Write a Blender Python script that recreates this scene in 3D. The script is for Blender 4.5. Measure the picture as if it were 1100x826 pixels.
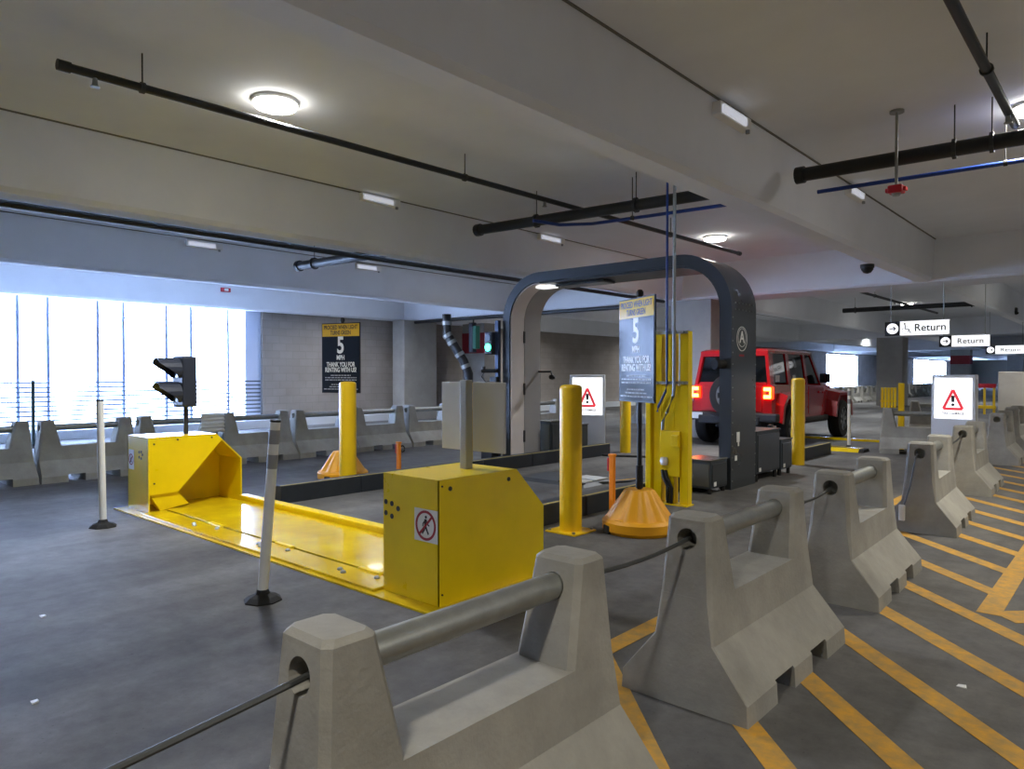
import bpy, bmesh, math, random
from mathutils import Vector, Matrix
random.seed(7)
R = math.radians
for o in list(bpy.data.objects):
    bpy.data.objects.remove(o)
S = bpy.context.scene
COL = S.collection

# ---------------------------------------------------------------- camera
cam_d = bpy.data.cameras.new('camera')
cam = bpy.data.objects.new('camera', cam_d)
COL.objects.link(cam)
cam_d.sensor_fit = 'HORIZONTAL'
cam_d.sensor_width = 17.3
cam_d.lens = 12.0
cam_d.clip_end = 400
YAW, PITCH, CAMH = R(41.7), R(.83), 1.38
cam.location = (0, 0, CAMH)
cam.rotation_euler = (R(90) - PITCH, 0, YAW)
S.camera = cam

# ---------------------------------------------------------------- sky
W = bpy.data.worlds.new('overcast_sky')
S.world = W
W.use_nodes = True
nt = W.node_tree
bg = nt.nodes['Background']
bg.inputs['Color'].default_value = (.43, .59, 1.0, 1)
bg.inputs['Strength'].default_value = 32.0

vs = S.view_settings
vs.view_transform = 'Standard'
vs.look = 'None'
vs.gamma = 1
vs.use_curve_mapping = False
vs.exposure = 0.28
LAMP_W = 88.0
LAMP_COL = (.94, .97, 1.0)
WARM = (1.0, .94, .82)


# ---------------------------------------------------------------- materials
def lin(c):
    c = c / 255
    return c / 12.92 if c <= .04045 else ((c + .055) / 1.055) ** 2.4


def rgb(h):
    return tuple(lin(int(h[i:i + 2], 16)) for i in (0, 2, 4)) + (1,)


M = {}


def mat(name, h, rough=.5, metal=0, var=0., scale=4., bump=0., bscale=40., emit=0, coat=0, h2=None, streak=None, spec=.5):
    m = bpy.data.materials.new(name)
    m.use_nodes = True
    t = m.node_tree
    b = t.nodes['Principled BSDF']
    c = rgb(h)
    b.inputs['Base Color'].default_value = c
    b.inputs['Roughness'].default_value = rough
    b.inputs['Metallic'].default_value = metal
    b.inputs['Specular IOR Level'].default_value = spec
    if coat:
        b.inputs['Coat Weight'].default_value = coat
        b.inputs['Coat Roughness'].default_value = .05
    if emit:
        b.inputs['Emission Color'].default_value = c
        b.inputs['Emission Strength'].default_value = emit
    if var or bump:
        tc = t.nodes.new('ShaderNodeTexCoord')
        mp = t.nodes.new('ShaderNodeMapping')
        t.links.new(tc.outputs['Object'], mp.inputs[0])
        if streak:
            mp.inputs['Scale'].default_value = streak
    if var:
        n = t.nodes.new('ShaderNodeTexNoise')
        n.inputs['Scale'].default_value = scale
        n.inputs['Detail'].default_value = 8
        n.inputs['Roughness'].default_value = .62
        t.links.new(mp.outputs[0], n.inputs['Vector'])
        r = t.nodes.new('ShaderNodeValToRGB')
        r.color_ramp.elements[0].position = .3
        r.color_ramp.elements[1].position = .7
        lo = rgb(h2) if h2 else tuple(x * (1 - var) for x in c[:3]) + (1,)
        hi = tuple(min(1, x * (1 + var)) for x in c[:3]) + (1,)
        r.color_ramp.elements[0].color = lo
        r.color_ramp.elements[1].color = hi if not h2 else c
        t.links.new(n.outputs['Fac'], r.inputs[0])
        t.links.new(r.outputs[0], b.inputs['Base Color'])
        q = t.nodes.new('ShaderNodeMapRange')
        q.inputs['To Min'].default_value = max(.02, rough - .08)
        q.inputs['To Max'].default_value = min(1, rough + .08)
        t.links.new(n.outputs['Fac'], q.inputs['Value'])
        t.links.new(q.outputs[0], b.inputs['Roughness'])
    if bump:
        n2 = t.nodes.new('ShaderNodeTexNoise')
        n2.inputs['Scale'].default_value = bscale
        n2.inputs['Detail'].default_value = 5
        t.links.new(mp.outputs[0], n2.inputs['Vector'])
        bp = t.nodes.new('ShaderNodeBump')
        bp.inputs['Strength'].default_value = bump
        bp.inputs['Distance'].default_value = .01
        t.links.new(n2.outputs['Fac'], bp.inputs['Height'])
        t.links.new(bp.outputs[0], b.inputs['Normal'])
    M[name] = m
    return m


mat('barrier_concrete', '98968e', .85, var=.26, scale=2.6, bump=.25, bscale=60)
mat('slab_paint', 'e9ecf0', .8, var=.04, scale=1.2, bump=.1, bscale=12)
mat('column_concrete', 'a3a099', .85, var=.12, scale=2, bump=.2, bscale=30)
mat('wall_paint', 'b8b5ac', .8, var=.05, scale=1)
mat('yellow_steel', 'f2d006', .3, var=.06, scale=3, bump=.03, bscale=8, coat=.15)
mat('yellow_plate', 'e6c60e', .2, var=.12, scale=2.2, bump=.05, bscale=6, h2='c4a316', coat=.2)
mat('bollard_yellow', 'e9bd0e', .35, var=.05, scale=5)
mat('orange_plastic', 'eba50c', .5, var=.06, scale=6)
mat('orange_post', 'f28c0a', .45)
mat('stripe_paint', 'd79e2e', .75, var=.35, scale=14, h2='9c8350')
mat('kerb_yellow', 'a8964e', .7, var=.2, scale=20)
mat('galvanised', '989b98', .45, .7, var=.12, scale=14)
mat('dark_steel', '3a3c3e', .5, .4)
mat('cable', '4b4d4d', .5, .5)
mat('black', '141414', .5)
mat('black_rubber', '1b1b1c', .8)
mat('black_pipe', '26282a', .45, .2)
mat('curb_black', '23282e', .55, var=.2, scale=9)
mat('arch_dark', '3b4043', .3, .3, var=.08, scale=3, coat=.25)
mat('arch_front', '3a4045', .45, .2)
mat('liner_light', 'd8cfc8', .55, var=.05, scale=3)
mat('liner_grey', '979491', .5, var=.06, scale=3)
mat('cabinet_grey', '77776f', .22, .35)
mat('panel_grey', 'c6c6c0', .6, var=.03)
mat('post_grey', 'a3a296', .5, .3)
mat('white_plastic', 'e4e4e0', .45)
mat('white_paint', 'efefec', .5)
mat('grey_band', '8e8f92', .5)
mat('signal_body', '262b38', .5)
mat('blue_pipe', '1f3f8f', .4)
mat('blue_post', '3d4b66', .45, .3)
mat('red_paint', 'b91421', .4)
mat('red_band', '8d1d26', .6)
mat('sign_black', '131a26', .55, spec=.2)
mat('sign_gloss', '1a211f', .14, spec=.10)
mat('gold_gloss', 'd9b53a', .14, spec=.12)
mat('joint', '77746d', .9)
mat('jamb', 'ccd6ea', .7)
mat('fixture_glow', 'eef2ff', .4, emit=.35)
mat('dark_green', '2c3f3c', .6)
mat('sign_gold', 'd9ad1d', .5)
mat('sign_white', 'ecece6', .4)
mat('small_print', 'a9abae', .5)
mat('screen_white', 'ffffff', .4, emit=1.0)
mat('screen_frame', 'd6dae0', .4)
mat('warn_red', 'e8404c', .5, emit=.5)
mat('warn_dark', '2a2a33', .5)
mat('warn_print', '6c6c7c', .5)
mat('return_white', 'ffffff', .4, emit=.8)
mat('return_black', '10131c', .4)
mat('lamp_glow', 'fffaf0', .4, emit=25)
mat('green_glow', '46f7b8', .4, emit=5)
mat('green_reflection', '1d5a4a', .3, emit=.15)  # green light reflecting off a housing, put into colour and faint glow
mat('lens_dark', '3c4f66', .2)
mat('decal_red', '9e1f2a', .5)
mat('car_red', 'a50d15', .25, .1, coat=.8)
mat('car_black', '17181a', .6)
mat('car_glass', '0c0f12', .05, coat=.5)
mat('tire', '141415', .85, bump=.3, bscale=30)
mat('rim', '8e9194', .35, .8)
mat('tail_red', 'ff2a08', .3, emit=6)
mat('tail_amber', 'ffb347', .3, emit=9)
mat('plate_white', 'cfd6da', .4)
mat('paper', 'e6e8ea', .6)
mat('facade_panel', 'f2f4f6', .6)
_t = M['facade_panel'].node_tree
_b = _t.nodes['Principled BSDF']
_tr = _t.nodes.new('ShaderNodeBsdfTranslucent')
_tr.inputs['Color'].default_value = (.93, .95, .97, 1)
_mx = _t.nodes.new('ShaderNodeMixShader')
_mx.inputs['Fac'].default_value = .75
_t.links.new(_b.outputs[0], _mx.inputs[1])
_t.links.new(_tr.outputs[0], _mx.inputs[2])
_t.links.new(_mx.outputs[0], _t.nodes['Material Output'].inputs['Surface'])
mat('mullion', '9aa6c4', .5, .2)
mat('wire', '5f6775', .4, .5)
mat('ground_out', 'c9c9c2', .9, var=.1)
mat('kerb_paint', 'cfd3d8', .7)
mat('mat_rubber', '44484c', .5, var=.1)


def brick_wall_mat():
    m = bpy.data.materials.new('block_wall')
    m.use_nodes = True
    t = m.node_tree
    b = t.nodes['Principled BSDF']
    tc = t.nodes.new('ShaderNodeTexCoord')
    sp = t.nodes.new('ShaderNodeSeparateXYZ')
    cb = t.nodes.new('ShaderNodeCombineXYZ')
    t.links.new(tc.outputs['Object'], sp.inputs[0])
    t.links.new(sp.outputs['Y'], cb.inputs['X'])
    t.links.new(sp.outputs['Z'], cb.inputs['Y'])
    br = t.nodes.new('ShaderNodeTexBrick')
    br.inputs['Scale'].default_value = 1
    br.inputs['Brick Width'].default_value = .4
    br.inputs['Row Height'].default_value = .2
    br.inputs['Mortar Size'].default_value = .009
    br.inputs['Color1'].default_value = rgb('989089')
    br.inputs['Color2'].default_value = rgb('938b84')
    br.inputs['Mortar'].default_value = rgb('8d867e')
    t.links.new(cb.outputs[0], br.inputs['Vector'])
    n = t.nodes.new('ShaderNodeTexNoise')
    n.inputs['Scale'].default_value = 1.5
    n.inputs['Detail'].default_value = 6
    t.links.new(tc.outputs['Object'], n.inputs['Vector'])
    mx = t.nodes.new('ShaderNodeMixRGB')
    mx.blend_type = 'OVERLAY'
    mx.inputs['Fac'].default_value = .25
    t.links.new(br.outputs['Color'], mx.inputs[1])
    t.links.new(n.outputs['Fac'], mx.inputs[2])
    t.links.new(mx.outputs[0], b.inputs['Base Color'])
    bp = t.nodes.new('ShaderNodeBump')
    bp.inputs['Strength'].default_value = .4
    bp.inputs['Distance'].default_value = .01
    bp.invert = True
    t.links.new(br.outputs['Fac'], bp.inputs['Height'])
    t.links.new(bp.outputs[0], b.inputs['Normal'])
    b.inputs['Roughness'].default_value = .9
    M['block_wall'] = m


brick_wall_mat()


def floor_mat():
    m = bpy.data.materials.new('floor_concrete')
    m.use_nodes = True
    t = m.node_tree
    b = t.nodes['Principled BSDF']
    tc = t.nodes.new('ShaderNodeTexCoord')

    def noise(scale, detail, rough, sc=(1, 1, 1), rot=0):
        mp = t.nodes.new('ShaderNodeMapping')
        mp.inputs['Scale'].default_value = sc
        mp.inputs['Rotation'].default_value = (0, 0, rot)
        t.links.new(tc.outputs['Object'], mp.inputs[0])
        n = t.nodes.new('ShaderNodeTexNoise')
        n.inputs['Scale'].default_value = scale
        n.inputs['Detail'].default_value = detail
        n.inputs['Roughness'].default_value = rough
        t.links.new(mp.outputs[0], n.inputs['Vector'])
        return n.outputs['Fac']

    def ramp(f, p0, c0, p1, c1):
        r = t.nodes.new('ShaderNodeValToRGB')
        r.color_ramp.elements[0].position = p0
        r.color_ramp.elements[1].position = p1
        r.color_ramp.elements[0].color = c0
        r.color_ramp.elements[1].color = c1
        t.links.new(f, r.inputs[0])
        return r.outputs[0]

    def mul(a, c, fac=1.0):
        x = t.nodes.new('ShaderNodeMixRGB')
        x.blend_type = 'MULTIPLY'
        x.inputs['Fac'].default_value = fac
        t.links.new(a, x.inputs[1])
        t.links.new(c, x.inputs[2])
        return x.outputs[0]

    big = ramp(noise(.7, 9, .68), .34, rgb('5c5c5c'), .72, rgb('7b7a78'))
    fine = ramp(noise(6, 12, .75), .32, (.72, .72, .72, 1), .68, (1.15, 1.15, 1.15, 1))
    tracks = ramp(noise(.9, 5, .55, (1.6, .25, 1), R(12)), .38, (.66, .65, .64, 1), .62, (1.05, 1.05, 1.05, 1))
    specks = ramp(noise(55, 3, .5), .24, (.6, .6, .6, 1), .33, (1, 1, 1, 1))
    col = mul(mul(mul(big, fine), tracks), specks)
    t.links.new(col, b.inputs['Base Color'])
    q = t.nodes.new('ShaderNodeMapRange')
    q.inputs['To Min'].default_value = .58
    q.inputs['To Max'].default_value = .85
    b.inputs['Specular IOR Level'].default_value = .2
    t.links.new(noise(1.6, 6, .6), q.inputs['Value'])
    t.links.new(q.outputs[0], b.inputs['Roughness'])
    bp = t.nodes.new('ShaderNodeBump')
    bp.inputs['Strength'].default_value = .12
    bp.inputs['Distance'].default_value = .01
    t.links.new(noise(25, 6, .6), bp.inputs['Height'])
    t.links.new(bp.outputs[0], b.inputs['Normal'])
    M['floor_concrete'] = m


floor_mat()


# ---------------------------------------------------------------- mesh helpers
class MB:
    def __init__(s):
        s.v, s.f = [], []

    def add(s, vs, fs):
        n = len(s.v)
        s.v += [tuple(v) for v in vs]
        s.f += [tuple(i + n for i in f) for f in fs]
        return s

    def box(s, x0, x1, y0, y1, z0, z1, b=0):
        x0, x1 = sorted((x0, x1)); y0, y1 = sorted((y0, y1)); z0, z1 = sorted((z0, z1))
        if b:
            bm = bmesh.new()
            bmesh.ops.create_cube(bm, size=1)
            for v in bm.verts:
                v.co = Vector(((x0 + x1) / 2 + v.co.x * (x1 - x0), (y0 + y1) / 2 + v.co.y * (y1 - y0), (z0 + z1) / 2 + v.co.z * (z1 - z0)))
            bmesh.ops.bevel(bm, geom=list(bm.edges), offset=b, segments=2, affect='EDGES', profile=.5)
            bm.verts.index_update()
            s.add([v.co for v in bm.verts], [[v.index for v in f.verts] for f in bm.faces])
            bm.free()
            return s
        vs = [(x, y, z) for x in (x0, x1) for y in (y0, y1) for z in (z0, z1)]
        return s.add(vs, [(0, 1, 3, 2), (4, 6, 7, 5), (0, 4, 5, 1), (2, 3, 7, 6), (0, 2, 6, 4), (1, 5, 7, 3)])

    def prism(s, poly, a0, a1, axis='x'):
        """poly: list of 2d points. axis x -> (y,z), axis y -> (x,z), axis z -> (x,y)"""
        n = len(poly)

        def mk(p, a):
            return {'x': (a, p[0], p[1]), 'y': (p[0], a, p[1]), 'z': (p[0], p[1], a)}[axis]
        vs = [mk(p, a0) for p in poly] + [mk(p, a1) for p in poly]
        fs = [tuple(range(n - 1, -1, -1)), tuple(range(n, 2 * n))]
        fs += [(i, (i + 1) % n, n + (i + 1) % n, n + i) for i in range(n)]
        return s.add(vs, fs)

    def loft(s, rings, cap=True):
        n = len(rings[0])
        vs = [p for r in rings for p in r]
        fs = []
        for k in range(len(rings) - 1):
            for i in range(n):
                j = (i + 1) % n
                fs.append((k * n + i, k * n + j, (k + 1) * n + j, (k + 1) * n + i))
        if cap:
            fs.append(tuple(range(n - 1, -1, -1)))
            fs.append(tuple((len(rings) - 1) * n + i for i in range(n)))
        return s.add(vs, fs)

    def lathe(s, prof, seg=24, c=(0, 0), rib=0, nrib=8):
        rings = []
        for r, z in prof:
            ring = []
            for i in range(seg):
                a = 2 * math.pi * i / seg
                rr = r
                if rib:
                    rr = r * (1 - rib * (.5 + .5 * math.cos(nrib * a)))
                ring.append((c[0] + rr * math.cos(a), c[1] + rr * math.sin(a), z))
            rings.append(ring)
        return s.loft(rings)

    def tube(s, pts, r, seg=10):
        pts = [Vector(p) for p in pts]
        rings = []
        up = Vector((0, 0, 1))
        for i, p in enumerate(pts):
            a = pts[max(i - 1, 0)]
            b = pts[min(i + 1, len(pts) - 1)]
            d = (b - a).normalized()
            u = up if abs(d.dot(up)) < .95 else Vector((1, 0, 0))
            e1 = d.cross(u).normalized()
            e2 = e1.cross(d).normalized()
            rr = r[i] if isinstance(r, (list, tuple)) else r
            rings.append([tuple(p + rr * (math.cos(2 * math.pi * k / seg) * e1 + math.sin(2 * math.pi * k / seg) * e2)) for k in range(seg)])
        return s.loft(rings)

    def mesh(s, name='m'):
        me = bpy.data.meshes.new(name)
        me.from_pydata(s.v, [], s.f)
        bm = bmesh.new()
        bm.from_mesh(me)
        bmesh.ops.recalc_face_normals(bm, faces=list(bm.faces))
        bm.to_mesh(me)
        bm.free()
        return me

    def build(s, name, m, parent=None, smooth=False, kind=None):
        return link(name, s.mesh(name), m, parent, smooth, kind)


def link(name, me, m, parent=None, smooth=False, kind=None):
    if m is not None:
        me.materials.clear()
        me.materials.append(M[m])
    if smooth:
        for p in me.polygons:
            p.use_smooth = True
        me.set_sharp_from_angle(angle=R(38))
    o = bpy.data.objects.new(name, me)
    COL.objects.link(o)
    if parent:
        o.parent = parent
    if kind:
        o['kind'] = kind
    return o


def tag(o, label, cat, group=None):
    o['label'] = label
    o['category'] = cat
    if group:
        o['group'] = group
    return o


def thing(name, loc, label, cat, group=None, rz=0):
    o = bpy.data.objects.new(name, None)
    COL.objects.link(o)
    o.empty_display_size = .1
    o.location = loc
    o.rotation_euler = (0, 0, R(rz))
    return tag(o, label, cat, group)


def copy_tree(o, parent=None):
    c = o.copy()
    COL.objects.link(c)
    if parent:
        c.parent = parent
    for ch in list(o.children):
        copy_tree(ch, c)
    return c


def boolean(a, ops):
    oa = bpy.data.objects.new('tmp_a', a)
    COL.objects.link(oa)
    tmp = [oa]
    for me, op in ops:
        ob = bpy.data.objects.new('tmp_b', me)
        COL.objects.link(ob)
        tmp.append(ob)
        md = oa.modifiers.new('b', 'BOOLEAN')
        md.operation = op
        md.solver = 'EXACT'
        md.object = ob
    dg = bpy.context.evaluated_depsgraph_get()
    dg.update()
    me = bpy.data.meshes.new_from_object(oa.evaluated_get(dg))
    for o in tmp:
        bpy.data.objects.remove(o)
    return me


def text(body, size, m, parent, loc, rot=(R(90), 0, 0), sx=1, bold=.0, name='lettering', align='CENTER', space=1.0):
    cu = bpy.data.curves.new('t', 'FONT')
    cu.body = body
    cu.size = size
    cu.align_x = align
    cu.align_y = 'CENTER'
    cu.offset = bold
    cu.extrude = .0008
    cu.space_character = space
    t = bpy.data.objects.new('t', cu)
    COL.objects.link(t)
    dg = bpy.context.evaluated_depsgraph_get()
    me = bpy.data.meshes.new_from_object(t.evaluated_get(dg))
    bpy.data.objects.remove(t)
    o = link(name, me, m, parent)
    o.location = loc
    o.rotation_euler = rot
    o.scale = (sx, 1, 1)
    return o


def ring2d(r0, r1, n=32, a0=0, a1=2 * math.pi):
    """flat ring polygons as quads, in (u,v)"""
    q = []
    for i in range(n):
        t0 = a0 + (a1 - a0) * i / n
        t1 = a0 + (a1 - a0) * (i + 1) / n
        q.append([(r0 * math.cos(t0), r0 * math.sin(t0)), (r1 * math.cos(t0), r1 * math.sin(t0)),
                  (r1 * math.cos(t1), r1 * math.sin(t1)), (r0 * math.cos(t1), r0 * math.sin(t1))])
    return q


def disc2d(r, n=24, c=(0, 0)):
    return [(c[0] + r * math.cos(2 * math.pi * i / n), c[1] + r * math.sin(2 * math.pi * i / n)) for i in range(n)]


def bar2d(p, q, w):
    d = Vector((q[0] - p[0], q[1] - p[1])).normalized() * w / 2
    return [(p[0] - d.y, p[1] + d.x), (p[0] + d.y, p[1] - d.x), (q[0] + d.y, q[1] - d.x), (q[0] - d.y, q[1] + d.x)]


# ================================================================ THE SETTING
X_WALL = -17.2
ZS, ZB = 3.71, 3.0
Y0, Y1, XR = -14, 110, 14


def struct(name, mb, m, smooth=False):
    o = mb.build(name, m, None, smooth)
    o['kind'] = 'structure'
    return o


floor = struct('floor', MB().box(X_WALL - .3, XR, Y0, Y1, -.2, 0), 'floor_concrete')
floor['label'] = 'grey stained concrete garage floor with yellow hatching'


def stripe(pts):
    o = MB().prism(pts, .0005, .0022, 'z').build('floor_stripe', 'stripe_paint', floor)
    return o


sw = .055
c = -.35
while c < 13:
    # diagonal hatch lines run along (-1, 1)
    x0, x1 = -1.95, (1.6 if c < 4.15 else -.72)
    k = sw * math.sqrt(2)
    stripe([(x0, c - x0 - k), (x1, c - x1 - k), (x1, c - x1 + k), (x0, c - x0 + k)])
    c += .626
stripe([(-2.06, -.5), (-1.95, -.5), (-1.95, 15), (-2.06, 15)])
stripe([(-.72, 4.86), (-.60, 4.86), (-.60, 15), (-.72, 15)])
stripe([(-.60, 4.86), (-.52, 4.78), (1.6, 6.9), (1.6, 7.04), (-.60, 4.98)])

ceiling = struct('ceiling', MB().box(X_WALL - .3, XR, Y0, Y1, ZS, ZS + .25), 'slab_paint')
ceiling['label'] = 'off-white painted concrete garage ceiling slab with deep beams'


def beam(xc, zb=ZB):
    h = .15
    pr = [(xc - h - .05, ZS + .01), (xc - h, zb + .05), (xc - h + .04, zb), (xc + h - .04, zb), (xc + h, zb + .05), (xc + h + .05, ZS + .01)]
    return MB().prism(pr, Y0, Y1, 'y').build('ceiling_beam', 'slab_paint', ceiling)


for xc in (-2.92, -7.71, -12.41, -17.1, 1.87, 6.66, 11.4):
    beam(xc)


for xc in (-2.92, -7.71, -12.41):
    MB().box(xc + .19, xc + .215, Y0, 14, ZS - .012, ZS + .004).build('joint_strip', 'joint', ceiling)


def girder(y0, y1, zb):
    pr = [(y0 - .03, ZS + .01), (y0, zb + .04), (y0 + .04, zb), (y1 - .04, zb), (y1, zb + .04), (y1 + .03, ZS + .01)]
    MB().prism(pr, X_WALL, XR, 'x').build('ceiling_girder', 'slab_paint', ceiling)


girder(14.05, 15.1, 2.985)
girder(34.15, 35.2, 2.985)
girder(54.2, 55.25, 2.985)
girder(74.3, 75.3, 2.985)
girder(94.4, 95.4, 2.985)

# left wall: block wall with window openings; spandrel beam above
wall = struct('wall_left', MB().box(X_WALL - .2, X_WALL, 9.52, 53.5, 0, ZS).box(X_WALL - .2, X_WALL, 61, 79.5, 0, ZS)
              .box(X_WALL - .2, X_WALL, 95, Y1, 0, ZS)
              .box(X_WALL - .2, X_WALL, 53.5, 61, 2.85, ZS).box(X_WALL - .2, X_WALL, 79.5, 95, 2.85, ZS)
              .box(X_WALL - .2, X_WALL, Y0, -1.6, 0, ZS).box(X_WALL - .2, X_WALL, -1.6, 9.52, 3.02, ZS), 'block_wall')
wall['label'] = 'tan concrete block side wall beyond the row of barriers'
kerb = struct('baseboard_left', MB().box(X_WALL, X_WALL + .3, Y0, Y1, 0, .2), 'kerb_paint')
kerb['label'] = 'pale low kerb along the foot of the window wall'
struct('wall_back', MB().box(X_WALL, XR, Y0 - .2, Y0, 0, ZS), 'wall_paint')
struct('wall_right', MB().box(XR, XR + .2, Y0, Y1, 0, ZS), 'wall_paint')
struct('wall_far', MB().box(X_WALL, XR, Y1, Y1 + .2, 0, ZS), 'wall_paint')
struct('ground_outside', MB().box(-140, X_WALL - .35, -60, 170, -1.2, -1.0), 'ground_out')

# windows: open bays with white facade panels, mullions and railing wires
mull = [1.15, 1.7, 2.75, 3.3, 4.18, 4.73, 5.69, 6.23, 7.18, 7.77, 8.71]
win = MB().box(X_WALL - .2, X_WALL - .02, -1.6, 9.52, .0, .22).build('window_1', 'kerb_paint')
win['kind'] = 'structure'
win['label'] = 'large bright open window bay with white facade fins and wires'
for y in mull:
    MB().box(X_WALL - .30, X_WALL - .24, y - .028, y + .028, .2, 3.1).build('mullion', 'mullion', win)
for a, b in ((-.4, .1), (1.15, 1.7), (2.75, 3.3), (4.18, 4.73), (5.69, 6.23), (7.18, 7.77)):
    MB().box(X_WALL - .34, X_WALL - .31, a, b, .1, 3.4).build('facade_panel', 'facade_panel', win)
for a, b in ((1.7, 2.75), (3.3, 4.18), (4.73, 5.69), (6.23, 7.18), (7.77, 8.71)):
    MB().box(X_WALL - .30, X_WALL - .27, a, b, 2.66, 2.685).build('cross_bar', 'mullion', win)
# jamb of corrugated sheet beside the block wall
jm = MB()
for i in range(6):
    jm.box(X_WALL - .16 - (.03 if i % 2 else 0), X_WALL - .1, 9.1 + i * .07, 9.1 + (i + 1) * .07, .2, 3.02)
jm.build('jamb_panel', 'jamb', win)
for k in range(10):
    MB().tube([(X_WALL - .1, -1.6, .3 + k * .1), (X_WALL - .1, 9.5, .3 + k * .1)], .018, 5).build('railing_wire', 'wire', win)
for n, (ya, yb) in enumerate(((53.5, 61), (79.5, 95))):
    w2 = MB().box(X_WALL - .2, X_WALL - .02, ya, yb, 0, .42).build('window_%d' % (n + 2), 'kerb_paint')
    w2['kind'] = 'structure'
    k = 6
    for i in range(1, k):
        y = ya + (yb - ya) * i / k
        MB().box(X_WALL - .2, X_WALL - .12, y - .04, y + .04, .4, 2.9).build('mullion', 'mullion', w2)


# columns
def column(x0, x1, y0, y1, zt, label, band=None):
    o = struct('concrete_column', MB().box(x0, x1, y0, y1, 0, zt, .02), 'column_concrete')
    o['label'] = label
    if band:
        MB().box(x0 - .004, x1 + .004, y0 - .004, y1 + .004, band[0], band[1]).build('painted_band', 'red_band', o)


column(-7.85, -6.9, 14.1, 14.75, 2.99, 'concrete column behind the inspection arch and red car')
column(-16.95, -16.4, 13.6, 14.9, 2.99, 'concrete column against the block wall left of the black drain pipe')
column(-16.6, -15.6, 16.2, 16.9, 3.0, 'concrete column with red painted band behind the black drain pipe', (2.05, 2.7))
column(-8.87, -7.82, 34.17, 35.1, 2.99, 'concrete column under the wheelchair return sign')
column(-9.6, -8.5, 54.22, 55.2, 2.99, 'far concrete column with red painted band near window', (2.04, 2.6))
column(-8.9, -7.8, 74.3, 75.2, 2.99, 'farthest concrete column beyond the small return sign')


# ================================================================ BARRIERS
BH, BL = .785, 1.2


def barrier_mesh():
    prof = [(0, .29, 0), (.085, .285, .004), (.275, .135, .018), (.455, .118, .03)]
    rings = []
    for z, w, e in prof:
        ch = {0: .004, .085: .004, .275: .008}.get(z, .019)
        rings.append([(-w, e + ch, z), (-w + ch, e, z), (w - ch, e, z), (w, e + ch, z), (w, BL - e - ch, z), (w - ch, BL - e, z), (-w + ch, BL - e, z), (-w, BL - e - ch, z)])
    low = MB().loft(rings).mesh('low')
    ops = []

    def pier(flip):
        lv = []
        for z, w, a, b in ((.40, .122, .0275, .287), (.77, .098, .056, .205), (BH, .084, .07, .19)):
            ch = .02
            r = [(-w, a + ch), (-w + ch, a), (w - ch, a), (w, a + ch), (w, b - ch), (w - ch, b), (-w + ch, b), (-w, b - ch)]
            if flip:
                r = [(x, BL - y) for x, y in r]
            lv.append([(x, y, z) for x, y in r])
        return MB().loft(lv).mesh('pier')
    ops += [(pier(False), 'UNION'), (pier(True), 'UNION')]
    for y in (.40, .82):
        ops.append((MB().box(-.4, .4, y - .1, y + .1, -.1, .095).mesh('slot'), 'DIFFERENCE'))
    ops.append((MB().tube([(0, -.2, .69), (0, BL + .2, .69)], .045, 20).mesh('hole'), 'DIFFERENCE'))
    return boolean(low, ops)


bmesh_b = barrier_mesh()
bmesh_b.materials.append(M['barrier_concrete'])
rail_me = MB().tube([(0, .165, .69), (0, BL - .165, .69)], .043, 18).mesh('rail')
rail_me.materials.append(M['galvanised'])
for p in rail_me.polygons:
    p.use_smooth = True
rail_me.set_sharp_from_angle(angle=R(40))


def barrier(x, y, rz, label, group, rail=True):
    t = thing('concrete_barrier', (x, y, 0), label, 'barrier', group, rz)
    b = bpy.data.objects.new('barrier_body', bmesh_b)
    COL.objects.link(b)
    b.parent = t
    if rail:
        r = bpy.data.objects.new('rail_pipe', rail_me)
        COL.objects.link(r)
        r.parent = t
    return t


gR = 'concrete barriers beside the yellow hatching'
RB = [(-1.435, .83, 0), (-1.425, 2.65, 0), (-1.42, 4.45, 1.5), (-1.455, 6.92, 2.4), (-1.56, 9.5, 1.5), (-1.68, 12.95, 1), (-1.78, 15.4, 1)]
RL = ['nearest concrete barrier, cut off by the bottom edge of the picture',
      'concrete barrier beside yellow hatching, second nearest, in front of the orange sign base',
      'concrete barrier with saddle middle, third nearest beside the yellow hatching',
      'fourth nearest concrete barrier in the hatching row, with a hanging cable and white tag',
      'fifth nearest concrete barrier in the hatching row, before the right warning light box',
      'sixth nearest concrete barrier in the hatching row, next to the farthest one',
      'farthest concrete barrier of the hatching row near the right edge']
for (x, y, rz), lb in zip(RB, RL):
    barrier(x, y, rz, lb, gR)
gL = 'concrete barriers along the window wall'
ords = ['leftmost', 'second from the left', 'third from the left', 'fourth from the left', 'fifth from the left', 'sixth from the left',
        'seventh from the left', 'eighth from the left', 'ninth from the left', 'tenth from the left', 'eleventh from the left']
for i in range(11):
    barrier(-10.6 + .02 * math.sin(i * 2.1), 1.49 + i * 1.215, .4 * math.sin(i * 1.7), 'concrete barrier in the row before the window and block walls, ' + ords[i], gL)
# rope bundle hanging over one of them is built further down
gF = 'far concrete barriers by the car lane'
barrier(-3.52, 13.77, -74, 'concrete barrier seen broadside behind the right warning light box', gF)
barrier(-3.98, 17.9, -74, 'concrete barrier seen broadside, standing behind the broadside one', gF)
for i in range(26):
    barrier(-10.6, 17.2 + i * 1.6, 0, 'small distant concrete barrier in the long row beyond the red car', 'distant barriers beyond the car')

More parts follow.
